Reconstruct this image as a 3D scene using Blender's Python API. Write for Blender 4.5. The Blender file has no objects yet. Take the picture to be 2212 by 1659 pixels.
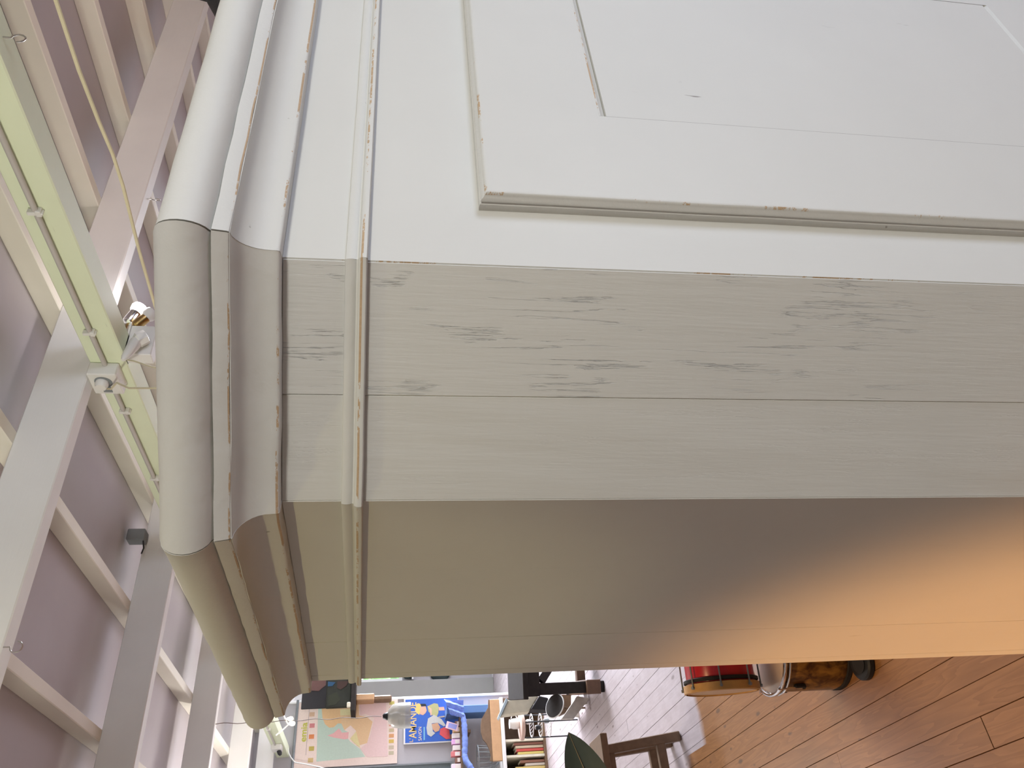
import bpy, bmesh, math, random
from mathutils import Matrix, Vector
random.seed(7)
SC = bpy.context.scene
COL = SC.collection
# ------------------------------------------------------------------ camera
cam = bpy.data.cameras.new('camera')
cam_o = bpy.data.objects.new('camera', cam)
COL.objects.link(cam_o)
cam.sensor_fit = 'HORIZONTAL'; cam.sensor_width = 36.0
cam.lens = 1655.0 / 2212.0 * 36.0
cam.clip_start = 0.02; cam.clip_end = 100
# the phone was turned on its side: the picture's right is the room's down
_R = Matrix(((-0.076712, 0.803522, -0.590312), (-0.144103, -0.594776, -0.790871), (-0.986585, 0.024396, 0.161416)))
cam_o.matrix_world = Matrix.Translation((0, 0, 1.75)) @ _R.to_4x4()
SC.camera = cam_o
# ------------------------------------------------------------------ world, lights, exposure
w = bpy.data.worlds.new('world'); SC.world = w; w.use_nodes = True
bg = w.node_tree.nodes['Background']
bg.inputs[0].default_value = (0.78, 0.88, 1.0, 1); bg.inputs[1].default_value = 6.0
SC.view_settings.view_transform = 'Standard'
SC.view_settings.look = 'None'
SC.view_settings.gamma = 1.0
SC.view_settings.use_curve_mapping = False
SC.view_settings.exposure = 0.42
SC.cycles.max_bounces = 8
SC.cycles.sample_clamp_indirect = 4.0


def area(name, loc, target, sx, sy, power, col, spread=180):
    L = bpy.data.lights.new(name, 'AREA'); L.shape = 'RECTANGLE'; L.size = sx; L.size_y = sy
    L.energy = power; L.color = col; L.spread = math.radians(spread)
    o = bpy.data.objects.new(name, L); COL.objects.link(o)
    o.location = loc
    o.rotation_euler = (Vector(target) - Vector(loc)).to_track_quat('-Z', 'Y').to_euler()
    return o


def spot(name, loc, target, ang, blend, power, col, rad):
    L = bpy.data.lights.new(name, 'SPOT'); L.spot_size = math.radians(ang); L.spot_blend = blend
    L.energy = power; L.color = col; L.shadow_soft_size = rad
    o = bpy.data.objects.new(name, L); COL.objects.link(o)
    o.location = loc
    o.rotation_euler = (Vector(target) - Vector(loc)).to_track_quat('-Z', 'Y').to_euler()
    return o


def bulb(name, loc, power, col, rad):
    L = bpy.data.lights.new(name, 'POINT'); L.energy = power; L.color = col; L.shadow_soft_size = rad
    o = bpy.data.objects.new(name, L); COL.objects.link(o); o.location = loc
    return o


# lamps of the near room: a ceiling lamp behind the photographer, a small spot up to the left, a shaded lamp low on the left
area('lamp_behind', (1.0, -2.3, 2.45), (0.6, 0.4, 1.5), 0.9, 0.9, 6, (0.98, 0.98, 1.0))
bulb('fill_front', (0.24, -1.15, 2.25), 41, (1.0, 0.985, 0.93), 0.12)  # unseen front fill, added to brighten the beams and cupboard
bulb('fill_far', (0.6, 6.4, 2.2), 46, (1.0, 0.96, 0.92), 0.12)  # fill added to lift the partition and map, no lamp seen there
spot('lamp_left_ceiling', (-0.95, 1.05, 2.75), (0.266, 0.80, 1.98), 30, 0.5, 17, (1.0, 0.87, 0.42), 0.02)
spot('lamp_low_left', (-0.90, 0.90, 0.90), (0.266, 0.95, 0.93), 54, 0.75, 38, (1.0, 0.49, 0.18), 0.05)
spot('fill_joists', (-1.0, 1.6, 2.58), (2.4, 1.9, 2.98), 76, 0.6, 75, (1.0, 0.99, 0.84), 0.1)  # unseen fill added for the joist and lower beam faces
spot('fill_floor_warm', (-0.2, 2.1, 2.6), (0.60, 2.0, 0.0), 80, 0.9, 72, (1.0, 0.66, 0.31), 0.1)  # added warm fill over the near floor, its lamp is not seen
spot('fill_beam_warm', (2.7, -1.3, 2.15), (3.3, 2.355, 2.88), 46, 0.7, 95, (1.0, 0.74, 0.60), 0.08)  # added warm fill aimed at the right part of the beam
# daylight at the right-hand window, then a cool fill near the door
area('daylight_right', (6.35, 8.3, 1.9), (1.8, 7.2, 0.0), 5.2, 1.4, 420, (0.86, 0.90, 1.0), 95)
area('fill_door_cool', (2.3, -1.7, 0.9), (1.0, 0.4, 0.9), 0.8, 1.0, 33, (0.66, 0.76, 1.0))  # cool fill added for the lower door corner, no window stands here

# ------------------------------------------------------------------ node helpers and materials


def mat_new(name):
    m = bpy.data.materials.new(name); m.use_nodes = True
    nt = m.node_tree
    return m, nt, nt.nodes['Principled BSDF']


def nd(nt, typ, **kw):
    n = nt.nodes.new(typ)
    for k, v in kw.items():
        if k.startswith('i_'):
            n.inputs[k[2:]].default_value = v
        else:
            setattr(n, k, v)
    return n


def rgba(c):
    return (c[0], c[1], c[2], 1.0)


def noise(nt, vec, scale, detail=3.0, rough=0.55, dist=0.0):
    n = nd(nt, 'ShaderNodeTexNoise')
    n.inputs['Scale'].default_value = scale; n.inputs['Detail'].default_value = detail
    n.inputs['Roughness'].default_value = rough; n.inputs['Distortion'].default_value = dist
    nt.links.new(vec, n.inputs['Vector'])
    return n.outputs['Fac']


def mapped(nt, scale, src='Object', loc=(0, 0, 0)):
    if src == 'World':
        g = nd(nt, 'ShaderNodeNewGeometry'); out = g.outputs['Position']
    else:
        g = nd(nt, 'ShaderNodeTexCoord'); out = g.outputs[src]
    mp = nd(nt, 'ShaderNodeMapping')
    mp.inputs['Scale'].default_value = scale; mp.inputs['Location'].default_value = loc
    nt.links.new(out, mp.inputs['Vector'])
    return mp.outputs['Vector']


def math_n(nt, op, a, b=None, c=None, clamp=False):
    n = nd(nt, 'ShaderNodeMath', operation=op, use_clamp=clamp)
    for i, v in enumerate((a, b, c)):
        if v is None:
            continue
        if isinstance(v, (int, float)):
            n.inputs[i].default_value = v
        else:
            nt.links.new(v, n.inputs[i])
    return n.outputs[0]


def ramp01(nt, v, lo, hi):
    n = nd(nt, 'ShaderNodeMapRange')
    n.inputs['From Min'].default_value = lo; n.inputs['From Max'].default_value = hi
    nt.links.new(v, n.inputs['Value'])
    return n.outputs['Result']


def mix(nt, fac, a, b):
    n = nd(nt, 'ShaderNodeMix', data_type='RGBA')
    if isinstance(fac, (int, float)):
        n.inputs[0].default_value = fac
    else:
        nt.links.new(fac, n.inputs[0])
    for sock, v in ((n.inputs[6], a), (n.inputs[7], b)):
        if isinstance(v, tuple):
            sock.default_value = rgba(v)
        else:
            nt.links.new(v, sock)
    return n.outputs[2]


def bump(nt, h, strength, dist, normal=None):
    b = nd(nt, 'ShaderNodeBump'); b.inputs['Strength'].default_value = strength; b.inputs['Distance'].default_value = dist
    nt.links.new(h, b.inputs['Height'])
    if normal is not None:
        nt.links.new(normal, b.inputs['Normal'])
    return b.outputs['Normal']


def plain(name, col, rough=0.6, metal=0.0, var=0.12, scale=18.0, bmp=0.0, spec=0.4):
    m, nt, b = mat_new(name)
    v = mapped(nt, (1, 1, 1))
    f = noise(nt, v, scale)
    dark = tuple(c * (1 - var) for c in col); lite = tuple(min(1, c * (1 + var)) for c in col)
    nt.links.new(mix(nt, f, dark, lite), b.inputs['Base Color'])
    b.inputs['Roughness'].default_value = rough; b.inputs['Metallic'].default_value = metal
    b.inputs['Specular IOR Level'].default_value = spec
    if bmp:
        nt.links.new(bump(nt, noise(nt, v, scale * 6), bmp, 0.002), b.inputs['Normal'])
    return m


WOOD_BARE = (0.46, 0.33, 0.20)


def paint(name, col, grain=(1, 1, 0.06), gbump=0.12, lump=0.0, crack=0.0, ring=0.0, worn=0.0, src='Object', chips=0.6, zfade=None):
    """Brushed, aged emulsion paint over old boards; grain runs along the axis with the small scale."""
    m, nt, b = mat_new(name)
    v = mapped(nt, grain, src)
    iso = mapped(nt, (1, 1, 1), src)
    fine = noise(nt, v, 420, 4, 0.6)
    broad = noise(nt, v, 55, 3, 0.6)
    tone = noise(nt, iso, 7, 3, 0.6)
    c = mix(nt, tone, tuple(x * 0.955 for x in col), tuple(min(1, x * 1.03) for x in col))
    # tiny chips that show the dark wood
    if chips:
        ch = noise(nt, mapped(nt, (grain[0], grain[1], max(grain[2] * 2.5, 0.1)) if grain[2] < 1 else grain, src, (3.1, 1.7, 5.2)), 130, 2, 0.5)
        rare = noise(nt, iso, 11, 2, 0.5)
        cm = math_n(nt, 'MULTIPLY', ramp01(nt, ch, 0.765, 0.80), ramp01(nt, rare, 0.52, 0.60))
        c = mix(nt, math_n(nt, 'MULTIPLY', cm, chips, clamp=True), c, (0.10, 0.08, 0.06))
    h = math_n(nt, 'ADD', math_n(nt, 'MULTIPLY', fine, 0.35), broad)
    n1 = bump(nt, h, gbump, 0.0015)
    if lump:
        n1 = bump(nt, noise(nt, iso, 34, 4, 0.6, 0.3), lump, 0.006, n1)
    if ring:
        rv = mapped(nt, (grain[0] * 1.0, grain[1] * 1.0, grain[2] * 1.6), src, (0.3, 0.9, 0.2))
        rn = noise(nt, rv, 16, 2, 0.4, 0.6)
        rr = math_n(nt, 'FRACT', math_n(nt, 'MULTIPLY', rn, 26.0))
        n1 = bump(nt, rr, ring, 0.0006, n1)
    if crack:
        cv = mapped(nt, (grain[0], grain[1], grain[2] * 0.62), src, (0.7, 0.2, 1.3))
        cn = noise(nt, cv, 95, 6, 0.66, 0.2)
        line = math_n(nt, 'ABSOLUTE', math_n(nt, 'SUBTRACT', cn, 0.5))
        line = math_n(nt, 'SUBTRACT', 1.0, ramp01(nt, line, 0.0, 0.013))
        gate = ramp01(nt, noise(nt, mapped(nt, (1, 1, 0.35), src, (5, 2, 0)), 30, 3, 0.6), 0.51, 0.63)
        line = math_n(nt, 'MULTIPLY', line, gate)
        if zfade:
            sep = nd(nt, 'ShaderNodeSeparateXYZ'); nt.links.new(iso, sep.inputs[0])
            line = math_n(nt, 'MULTIPLY', line, ramp01(nt, sep.outputs['Z'], zfade[0], zfade[1]))
        n1 = bump(nt, math_n(nt, 'MULTIPLY', line, -1.0), crack, 0.0022, n1)
        c = mix(nt, math_n(nt, 'MULTIPLY', ramp01(nt, line, 0.6, 1.0), 0.14), c, tuple(x * 0.42 for x in col))
    if worn:
        wn = noise(nt, mapped(nt, (1, 1, 2.4), src), 95, 6, 0.75)
        big = noise(nt, iso, 13, 2, 0.5)
        wm = ramp01(nt, math_n(nt, 'ADD', math_n(nt, 'MULTIPLY', wn, 0.46), math_n(nt, 'MULTIPLY', big, 0.54)), 0.595 - worn * 0.2, 0.605 - worn * 0.2)
        wood_tone = mix(nt, fine, tuple(x * 0.75 for x in WOOD_BARE), tuple(x * 1.15 for x in WOOD_BARE))
        c = mix(nt, wm, c, wood_tone)
    nt.links.new(c, b.inputs['Base Color'])
    nt.links.new(n1, b.inputs['Normal'])
    b.inputs['Roughness'].default_value = 0.58
    b.inputs['Specular IOR Level'].default_value = 0.35
    return m


PC = (0.580, 0.577, 0.532)
CAT = {}
CAT['paint'] = paint('cupboard_paint', PC, gbump=0.05, chips=0.9)
CAT['paint_side'] = paint('cupboard_paint_side', PC, gbump=0.06, crack=0.25, chips=0.7)
CAT['paint_crack'] = paint('cupboard_paint_cracked', PC, gbump=0.30, crack=0.7, chips=0.5, zfade=(1.25, 1.62))
CAT['paint_grain'] = paint('cupboard_paint_grain', PC, gbump=0.22, ring=0.22, crack=0.2, chips=0.3)
CAT['paint_mould'] = paint('cupboard_paint_moulding', PC, grain=(1, 1, 1), gbump=0.14, chips=0.5, lump=0.12)
CAT['worn'] = paint('cupboard_paint_worn', PC, grain=(1, 1, 1), gbump=0.14, worn=0.22, lump=0.12)
CAT['worn_lots'] = paint('cupboard_paint_worn_through', PC, grain=(1, 1, 1), gbump=0.14, worn=0.48, lump=0.12)
CAT['joint'] = plain('filled_joint', (0.26, 0.25, 0.23), 0.9, var=0.4, scale=40)
CAT['gap'] = plain('dark_joint', (0.05, 0.045, 0.04), 0.9)
CAT['wall'] = plain('wall_plaster', (0.44, 0.42, 0.43), 0.85, var=0.06, scale=3, bmp=0.1)
CAT['wall_white'] = plain('wall_white_paint', (0.72, 0.70, 0.66), 0.8, var=0.04, scale=4)
CAT['wall_dim'] = plain('wall_darkened', (0.30, 0.25, 0.20), 0.85, var=0.1, scale=4)  # colour of the unseen walls, darkened to cut bounced light
CAT['pier'] = plain('grey_pier_paint', (0.36, 0.35, 0.32), 0.8, var=0.05, scale=5)
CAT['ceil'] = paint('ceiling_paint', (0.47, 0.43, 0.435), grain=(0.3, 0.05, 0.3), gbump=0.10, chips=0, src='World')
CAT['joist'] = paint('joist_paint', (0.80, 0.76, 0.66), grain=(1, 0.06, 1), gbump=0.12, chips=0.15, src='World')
CAT['beam'] = paint('beam_paint', (0.80, 0.79, 0.76), grain=(0.06, 1, 1), gbump=0.25, chips=0.3, src='World')
CAT['green'] = paint('beam_green_light_tint', (0.76, 0.82, 0.60), grain=(1, 0.06, 1), gbump=0.15, chips=0.3, src='World')  # greenish cast of the mixed light put into the beam colour
CAT['plastic'] = plain('white_plastic', (0.75, 0.74, 0.70), 0.4, var=0.04)
CAT['plastic_grey'] = plain('grey_conduit', (0.52, 0.49, 0.46), 0.5, var=0.06)
CAT['cable'] = plain('cream_cable', (0.68, 0.62, 0.42), 0.5, var=0.12, scale=30)
CAT['steel'] = plain('zinc_hook', (0.55, 0.53, 0.50), 0.3, 1.0)
CAT['brass'] = plain('aged_brass', (0.42, 0.29, 0.12), 0.3, 1.0)
CAT['chrome'] = plain('chrome', (0.75, 0.75, 0.76), 0.15, 1.0, var=0.03)
CAT['black'] = plain('black_plastic', (0.02, 0.02, 0.022), 0.5)
CAT['blackmat'] = plain('black_matt', (0.03, 0.028, 0.03), 0.8)
CAT['dark_wood'] = plain('dark_stained_wood', (0.034, 0.029, 0.026), 0.8, var=0.35, scale=30, spec=0.2)
CAT['brown_wood'] = plain('brown_wood', (0.19, 0.12, 0.07), 0.55, var=0.3, scale=26)
CAT['brown_dark'] = plain('dark_brown_wood', (0.13, 0.07, 0.04), 0.55, var=0.35, scale=26)
CAT['pine'] = plain('pine_wood', (0.56, 0.34, 0.18), 0.5, var=0.15, scale=22)
CAT['red'] = plain('red_shell', (0.55, 0.02, 0.03), 0.25)
CAT['skin'] = plain('drum_skin', (0.62, 0.47, 0.36), 0.5, var=0.1)
CAT['hoop'] = plain('blond_wood_hoop', (0.55, 0.31, 0.10), 0.4, var=0.3, scale=20)
CAT['cream'] = plain('cream_cloth', (0.70, 0.66, 0.52), 0.9, var=0.15, scale=24)
CAT['white'] = plain('white_enamel', (0.78, 0.77, 0.75), 0.5, var=0.05)
CAT['palewood'] = plain('pale_limed_wood', (0.62, 0.58, 0.52), 0.7, var=0.2, scale=30)
CAT['olive'] = plain('dark_olive', (0.020, 0.022, 0.014), 0.6, var=0.5, scale=25)
CAT['teal'] = plain('dark_teal', (0.03, 0.05, 0.05), 0.4)
CAT['blue'] = plain('blue_knit', (0.22, 0.32, 0.75), 0.9, var=0.35, scale=60, bmp=0.5)
CAT['lblue'] = plain('light_blue', (0.55, 0.68, 0.76), 0.7)
CAT['net'] = plain('grey_net', (0.22, 0.24, 0.25), 0.7)
CAT['grass'] = plain('lawn', (0.20, 0.36, 0.07), 0.9, var=0.4, scale=3)
CAT['leafg'] = plain('bush_leaf', (0.25, 0.48, 0.14), 0.6, var=0.5, scale=9)
CAT['terracotta'] = plain('terracotta', (0.45, 0.2, 0.11), 0.8)
CAT['soil'] = plain('soil', (0.05, 0.035, 0.025), 0.95)


def leaf_mat():
    m, nt, b = mat_new('rubber_leaf')
    v = mapped(nt, (1, 1, 1))
    f = noise(nt, v, 14)
    nt.links.new(mix(nt, f, (0.026, 0.046, 0.050), (0.050, 0.078, 0.084)), b.inputs['Base Color'])
    b.inputs['Roughness'].default_value = 0.38
    return m


CAT['leaf'] = leaf_mat()
CAT['vein'] = plain('leaf_vein', (0.24, 0.22, 0.16), 0.5)


def tortoise():
    m, nt, b = mat_new('tortoiseshell_wrap')
    v = mapped(nt, (1, 1, 0.6))
    f = ramp01(nt, noise(nt, v, 22, 3, 0.6, 0.8), 0.35, 0.62)
    c = mix(nt, f, (0.06, 0.02, 0.006), (0.36, 0.17, 0.03))
    nt.links.new(c, b.inputs['Base Color']); b.inputs['Roughness'].default_value = 0.3
    return m


CAT['tortoise'] = tortoise()


def emit(name, col, s):
    m, nt, b = mat_new(name)
    b.inputs['Base Color'].default_value = rgba(col)
    b.inputs['Emission Color'].default_value = rgba(col); b.inputs['Emission Strength'].default_value = s
    return m


CAT['bulb_on'] = emit('lit_bulb', (1.0, 0.93, 0.96), 8.0)
CAT['bulb_warm'] = emit('warm_bulb', (1.0, 0.80, 0.50), 16.0)


def glass(name, col, rough, alpha_mix):
    m, nt, b = mat_new(name)
    tr = nd(nt, 'ShaderNodeBsdfTransparent'); tr.inputs[0].default_value = (1, 1, 1, 1)
    b.inputs['Base Color'].default_value = rgba(col); b.inputs['Roughness'].default_value = rough
    ms = nd(nt, 'ShaderNodeMixShader'); ms.inputs[0].default_value = alpha_mix
    nt.links.new(tr.outputs[0], ms.inputs[1]); nt.links.new(b.outputs[0], ms.inputs[2])
    nt.links.new(ms.outputs[0], nt.nodes['Material Output'].inputs['Surface'])
    return m


CAT['pane'] = glass('window_pane', (0.9, 0.95, 0.95), 0.05, 0.06)
CAT['shade_glass'] = glass('milky_glass', (0.62, 0.62, 0.56), 0.15, 0.45)


def floor_mat():
    m, nt, b = mat_new('floor_planks')
    g = nd(nt, 'ShaderNodeNewGeometry')
    oi = nd(nt, 'ShaderNodeObjectInfo')
    off = nd(nt, 'ShaderNodeVectorMath', operation='MULTIPLY_ADD')
    cb = nd(nt, 'ShaderNodeCombineXYZ')
    nt.links.new(oi.outputs['Random'], cb.inputs[0]); nt.links.new(oi.outputs['Random'], cb.inputs[1])
    off.inputs[1].default_value = (37, 91, 0)
    nt.links.new(cb.outputs[0], off.inputs[0]); nt.links.new(g.outputs['Position'], off.inputs[2])
    mp = nd(nt, 'ShaderNodeMapping'); mp.inputs['Scale'].default_value = (1, 0.09, 1)
    nt.links.new(off.outputs[0], mp.inputs['Vector'])
    gr = noise(nt, mp.outputs[0], 60, 4, 0.6, 0.5)
    rings = math_n(nt, 'FRACT', math_n(nt, 'MULTIPLY', noise(nt, mp.outputs[0], 15, 2.5, 0.5, 0.4), 11.0))
    # knots
    mk = nd(nt, 'ShaderNodeMapping'); mk.inputs['Scale'].default_value = (8.0, 3.0, 1)
    nt.links.new(off.outputs[0], mk.inputs['Vector'])
    vo = nd(nt, 'ShaderNodeTexVoronoi'); vo.inputs['Scale'].default_value = 1.0; vo.voronoi_dimensions = '2D'
    nt.links.new(mk.outputs[0], vo.inputs['Vector'])
    sc0 = nd(nt, 'ShaderNodeSeparateColor'); nt.links.new(vo.outputs['Color'], sc0.inputs[0]); sepc0 = math_n(nt, 'ADD', sc0.outputs[1], math_n(nt, 'MULTIPLY', noise(nt, off.outputs[0], 70, 3), 0.7))
    kn = math_n(nt, 'SUBTRACT', 1.0, ramp01(nt, math_n(nt, 'ADD', vo.outputs['Distance'], math_n(nt, 'MULTIPLY', sepc0, 0.09)), 0.09, 0.14))
    sepc = nd(nt, 'ShaderNodeSeparateColor'); nt.links.new(vo.outputs['Color'], sepc.inputs[0])
    kn = math_n(nt, 'MULTIPLY', kn, ramp01(nt, sepc.outputs[0], 0.15, 0.3))
    # amber boards near the cupboard; pale grey boards further into the shop
    amber_tone = mix(nt, gr, (0.28, 0.118, 0.033), (0.47, 0.22, 0.075))
    amber_tone = mix(nt, math_n(nt, 'MULTIPLY', rings, 0.5), amber_tone, (0.21, 0.085, 0.024))
    wood_tone = mix(nt, gr, (0.44, 0.38, 0.385), (0.68, 0.61, 0.63))
    wood_tone = mix(nt, math_n(nt, 'MULTIPLY', ramp01(nt, noise(nt, g.outputs['Position'], 9, 4, 0.65), 0.45, 0.75), 0.4), wood_tone, (0.40, 0.33, 0.34))
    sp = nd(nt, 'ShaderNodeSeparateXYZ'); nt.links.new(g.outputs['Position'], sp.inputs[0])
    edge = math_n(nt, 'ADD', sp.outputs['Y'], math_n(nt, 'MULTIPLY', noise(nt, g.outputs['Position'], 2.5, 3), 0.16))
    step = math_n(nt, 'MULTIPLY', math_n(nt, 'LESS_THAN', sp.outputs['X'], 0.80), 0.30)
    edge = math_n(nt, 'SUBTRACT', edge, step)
    c = mix(nt, ramp01(nt, edge, 4.33, 4.40), amber_tone, wood_tone)
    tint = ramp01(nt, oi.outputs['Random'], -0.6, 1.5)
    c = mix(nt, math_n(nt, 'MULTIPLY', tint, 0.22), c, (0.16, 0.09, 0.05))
    c = mix(nt, math_n(nt, 'MULTIPLY', kn, 0.72), c, (0.09, 0.05, 0.03))
    nt.links.new(c, b.inputs['Base Color'])
    b.inputs['Roughness'].default_value = 0.42
    nt.links.new(bump(nt, gr, 0.08, 0.002), b.inputs['Normal'])
    return m


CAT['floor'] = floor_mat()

# ------------------------------------------------------------------ mesh helpers


class MB:
    def __init__(s):
        s.v = []; s.f = []; s.m = []

    def add(s, vs, fs, mi=0):
        o = len(s.v)
        s.v += [tuple(p) for p in vs]
        for i, f in enumerate(fs):
            s.f.append(tuple(o + k for k in f)); s.m.append(mi if isinstance(mi, int) else mi[i])
        return s

    def box(s, x0, x1, y0, y1, z0, z1, mi=0):
        vs = [(x, y, z) for z in (z0, z1) for y in (y0, y1) for x in (x0, x1)]
        return s.add(vs, [(0, 2, 3, 1), (4, 5, 7, 6), (0, 1, 5, 4), (2, 6, 7, 3), (0, 4, 6, 2), (1, 3, 7, 5)], mi)

    def obox(s, c, ax, ay, az, mi=0):
        c = Vector(c); ax = Vector(ax); ay = Vector(ay); az = Vector(az)
        vs = [c + ax * i + ay * j + az * k for k in (-1, 1) for j in (-1, 1) for i in (-1, 1)]
        return s.add(vs, [(0, 2, 3, 1), (4, 5, 7, 6), (0, 1, 5, 4), (2, 6, 7, 3), (0, 4, 6, 2), (1, 3, 7, 5)], mi)

    def bar(s, p, q, wx, wy, mi=0, up=(0, 1, 0)):
        p = Vector(p); q = Vector(q); d = (q - p)
        z = d.normalized(); x = Vector(up).cross(z)
        if x.length < 1e-4:
            x = Vector((1, 0, 0)).cross(z)
        x.normalize(); y = z.cross(x)
        return s.obox((p + q) / 2, x * wx / 2, y * wy / 2, d / 2, mi)

    def tube(s, pts, r, n=8, mi=0, closed=False):
        pts = [Vector(p) for p in pts]; N = len(pts); rings = []
        prev = None
        for i, p in enumerate(pts):
            a = pts[(i - 1) % N] if (closed or i > 0) else p
            b = pts[(i + 1) % N] if (closed or i < N - 1) else p
            t = (b - a).normalized()
            u = prev if prev is not None else (Vector((0, 0, 1)) if abs(t.z) < 0.9 else Vector((1, 0, 0)))
            u = (u - t * u.dot(t))
            if u.length < 1e-5:
                u = Vector((1, 0, 0)) - t * t.x
            u.normalize(); prev = u; wv = t.cross(u)
            rr = r[i] if isinstance(r, (list, tuple)) else r
            rings.append([p + (u * math.cos(2 * math.pi * k / n) + wv * math.sin(2 * math.pi * k / n)) * rr for k in range(n)])
        vs = [q for ring in rings for q in ring]; fs = []
        for i in range(N if closed else N - 1):
            j = (i + 1) % N
            for k in range(n):
                l = (k + 1) % n
                fs.append((i * n + k, i * n + l, j * n + l, j * n + k))
        if not closed:
            fs.append(tuple(reversed(range(n)))); fs.append(tuple((N - 1) * n + k for k in range(n)))
        return s.add(vs, fs, mi)

    def lathe(s, prof, M=None, n=24, mi=0, cap=True):
        M = M or Matrix.Identity(4)
        vs = []; fs = []
        for r, z in prof:
            for k in range(n):
                a = 2 * math.pi * k / n
                vs.append(M @ Vector((r * math.cos(a), r * math.sin(a), z)))
        mm = []
        for i in range(len(prof) - 1):
            for k in range(n):
                l = (k + 1) % n
                fs.append((i * n + k, i * n + l, (i + 1) * n + l, (i + 1) * n + k)); mm.append(mi if isinstance(mi, int) else mi[i])
        if cap:
            fs.append(tuple(reversed(range(n)))); fs.append(tuple((len(prof) - 1) * n + k for k in range(n)))
            mm += [mm[0], mm[-1]]
        return s.add(vs, fs, mm)

    def poly_xz(s, pts, y0, y1, mi=0):
        """outline in the x,z plane given thickness in y"""
        n = len(pts)
        area2 = sum(pts[i][0] * pts[(i + 1) % n][1] - pts[(i + 1) % n][0] * pts[i][1] for i in range(n))
        if area2 < 0:
            pts = pts[::-1]
        vs = [(x, y0, z) for x, z in pts] + [(x, y1, z) for x, z in pts]
        fs = [tuple(range(n)), tuple(reversed(range(n, 2 * n)))] + [(i, i + n, (i + 1) % n + n, (i + 1) % n) for i in range(n)]
        return s.add(vs, fs, mi)

    def build(s, name, mats, parent=None, smooth=False, bevel=0.0, bevel_mi=-1, warp=None, segs=1, sel=None, grid=False):
        me = bpy.data.meshes.new(name)
        org = ROOT.get(parent.name, (0, 0, 0)) if parent is not None else (0, 0, 0)
        me.from_pydata(s.v, [], s.f)
        me.polygons.foreach_set('material_index', s.m)
        if bevel:
            bm = bmesh.new(); bm.from_mesh(me)
            bmesh.ops.recalc_face_normals(bm, faces=bm.faces[:])
            if True:
                es = [e for e in bm.edges if len(e.link_faces) == 2 and e.calc_face_angle(0) > 0.5 and (sel is None or sel((e.verts[0].co + e.verts[1].co) / 2))]
                bmesh.ops.bevel(bm, geom=es, offset=bevel, segments=segs, profile=0.5, affect='EDGES', material=bevel_mi, clamp_overlap=True)
            bm.to_mesh(me); bm.free()
        else:
            bm = bmesh.new(); bm.from_mesh(me)
            bmesh.ops.recalc_face_normals(bm, faces=bm.faces[:])
            bm.to_mesh(me); bm.free()
        if grid:
            bm = bmesh.new(); bm.from_mesh(me)
            bmesh.ops.subdivide_edges(bm, edges=[e for e in bm.edges if e.calc_length() > 0.01], cuts=7, use_grid_fill=True)
            bm.to_mesh(me); bm.free(); smooth = True
        if warp:
            for vv in me.vertices:
                vv.co = warp(*vv.co)
        if any(org):
            for vv in me.vertices:
                vv.co = vv.co - Vector(org)
        for k in (mats if isinstance(mats, (list, tuple)) else [mats]):
            me.materials.append(CAT[k] if isinstance(k, str) else k)
        if smooth:
            me.polygons.foreach_set('use_smooth', [True] * len(me.polygons))
            me.set_sharp_from_angle(angle=math.radians(40))
        me.update()
        o = bpy.data.objects.new(name, me); COL.objects.link(o)
        if parent is not None:
            o.parent = parent; ROOT[o.name] = org
        return o


ROOT = {}


def tag(o, label, cat, group=None, kind=None):
    o['label'] = label
    if cat:
        o['category'] = cat
    if group:
        o['group'] = group
    if kind:
        o['kind'] = kind
    return o


def thing(name, label, cat, loc, group=None):
    o = bpy.data.objects.new(name, None); COL.objects.link(o)
    o.empty_display_size = 0.05
    o.location = loc; ROOT[o.name] = tuple(loc)
    return tag(o, label, cat, group)


def struct(o):
    o['kind'] = 'structure'
    return o


def text_mesh(body, width, height, x, z, y, mat, name, parent, bold=0.0):
    cu = bpy.data.curves.new('t', 'FONT'); cu.body = body; cu.size = 1.0; cu.extrude = 0.01; cu.offset = bold
    to = bpy.data.objects.new('t', cu); COL.objects.link(to)
    me = bpy.data.meshes.new_from_object(to.evaluated_get(bpy.context.evaluated_depsgraph_get()))
    bpy.data.objects.remove(to)
    xs = [v.co.x for v in me.vertices]; ys = [v.co.y for v in me.vertices]
    org = ROOT.get(parent.name, (0, 0, 0))
    for v in me.vertices:
        nx = x + (v.co.x - min(xs)) / (max(xs) - min(xs)) * width
        nz = z + (v.co.y - min(ys)) / (max(ys) - min(ys)) * height
        v.co = (nx - org[0], y - v.co.z * 0.05 - org[1], nz - org[2])
    me.materials.clear(); me.materials.append(CAT[mat] if isinstance(mat, str) else mat)
    o = bpy.data.objects.new(name, me); COL.objects.link(o); o.parent = parent; ROOT[o.name] = org
    return o


# ------------------------------------------------------------------ the setting
XL, XR, YB, YF, ZC = -3.0, 6.5, -3.6, 12.3, 3.045
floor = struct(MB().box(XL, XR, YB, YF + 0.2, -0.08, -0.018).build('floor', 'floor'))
floor['label'] = 'floor of knotty pine boards'
pm = MB().box(-0.5, 0.5, 0, 1, -0.018, 0.0)
plank0 = pm.build('plank', 'floor', floor)
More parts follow.
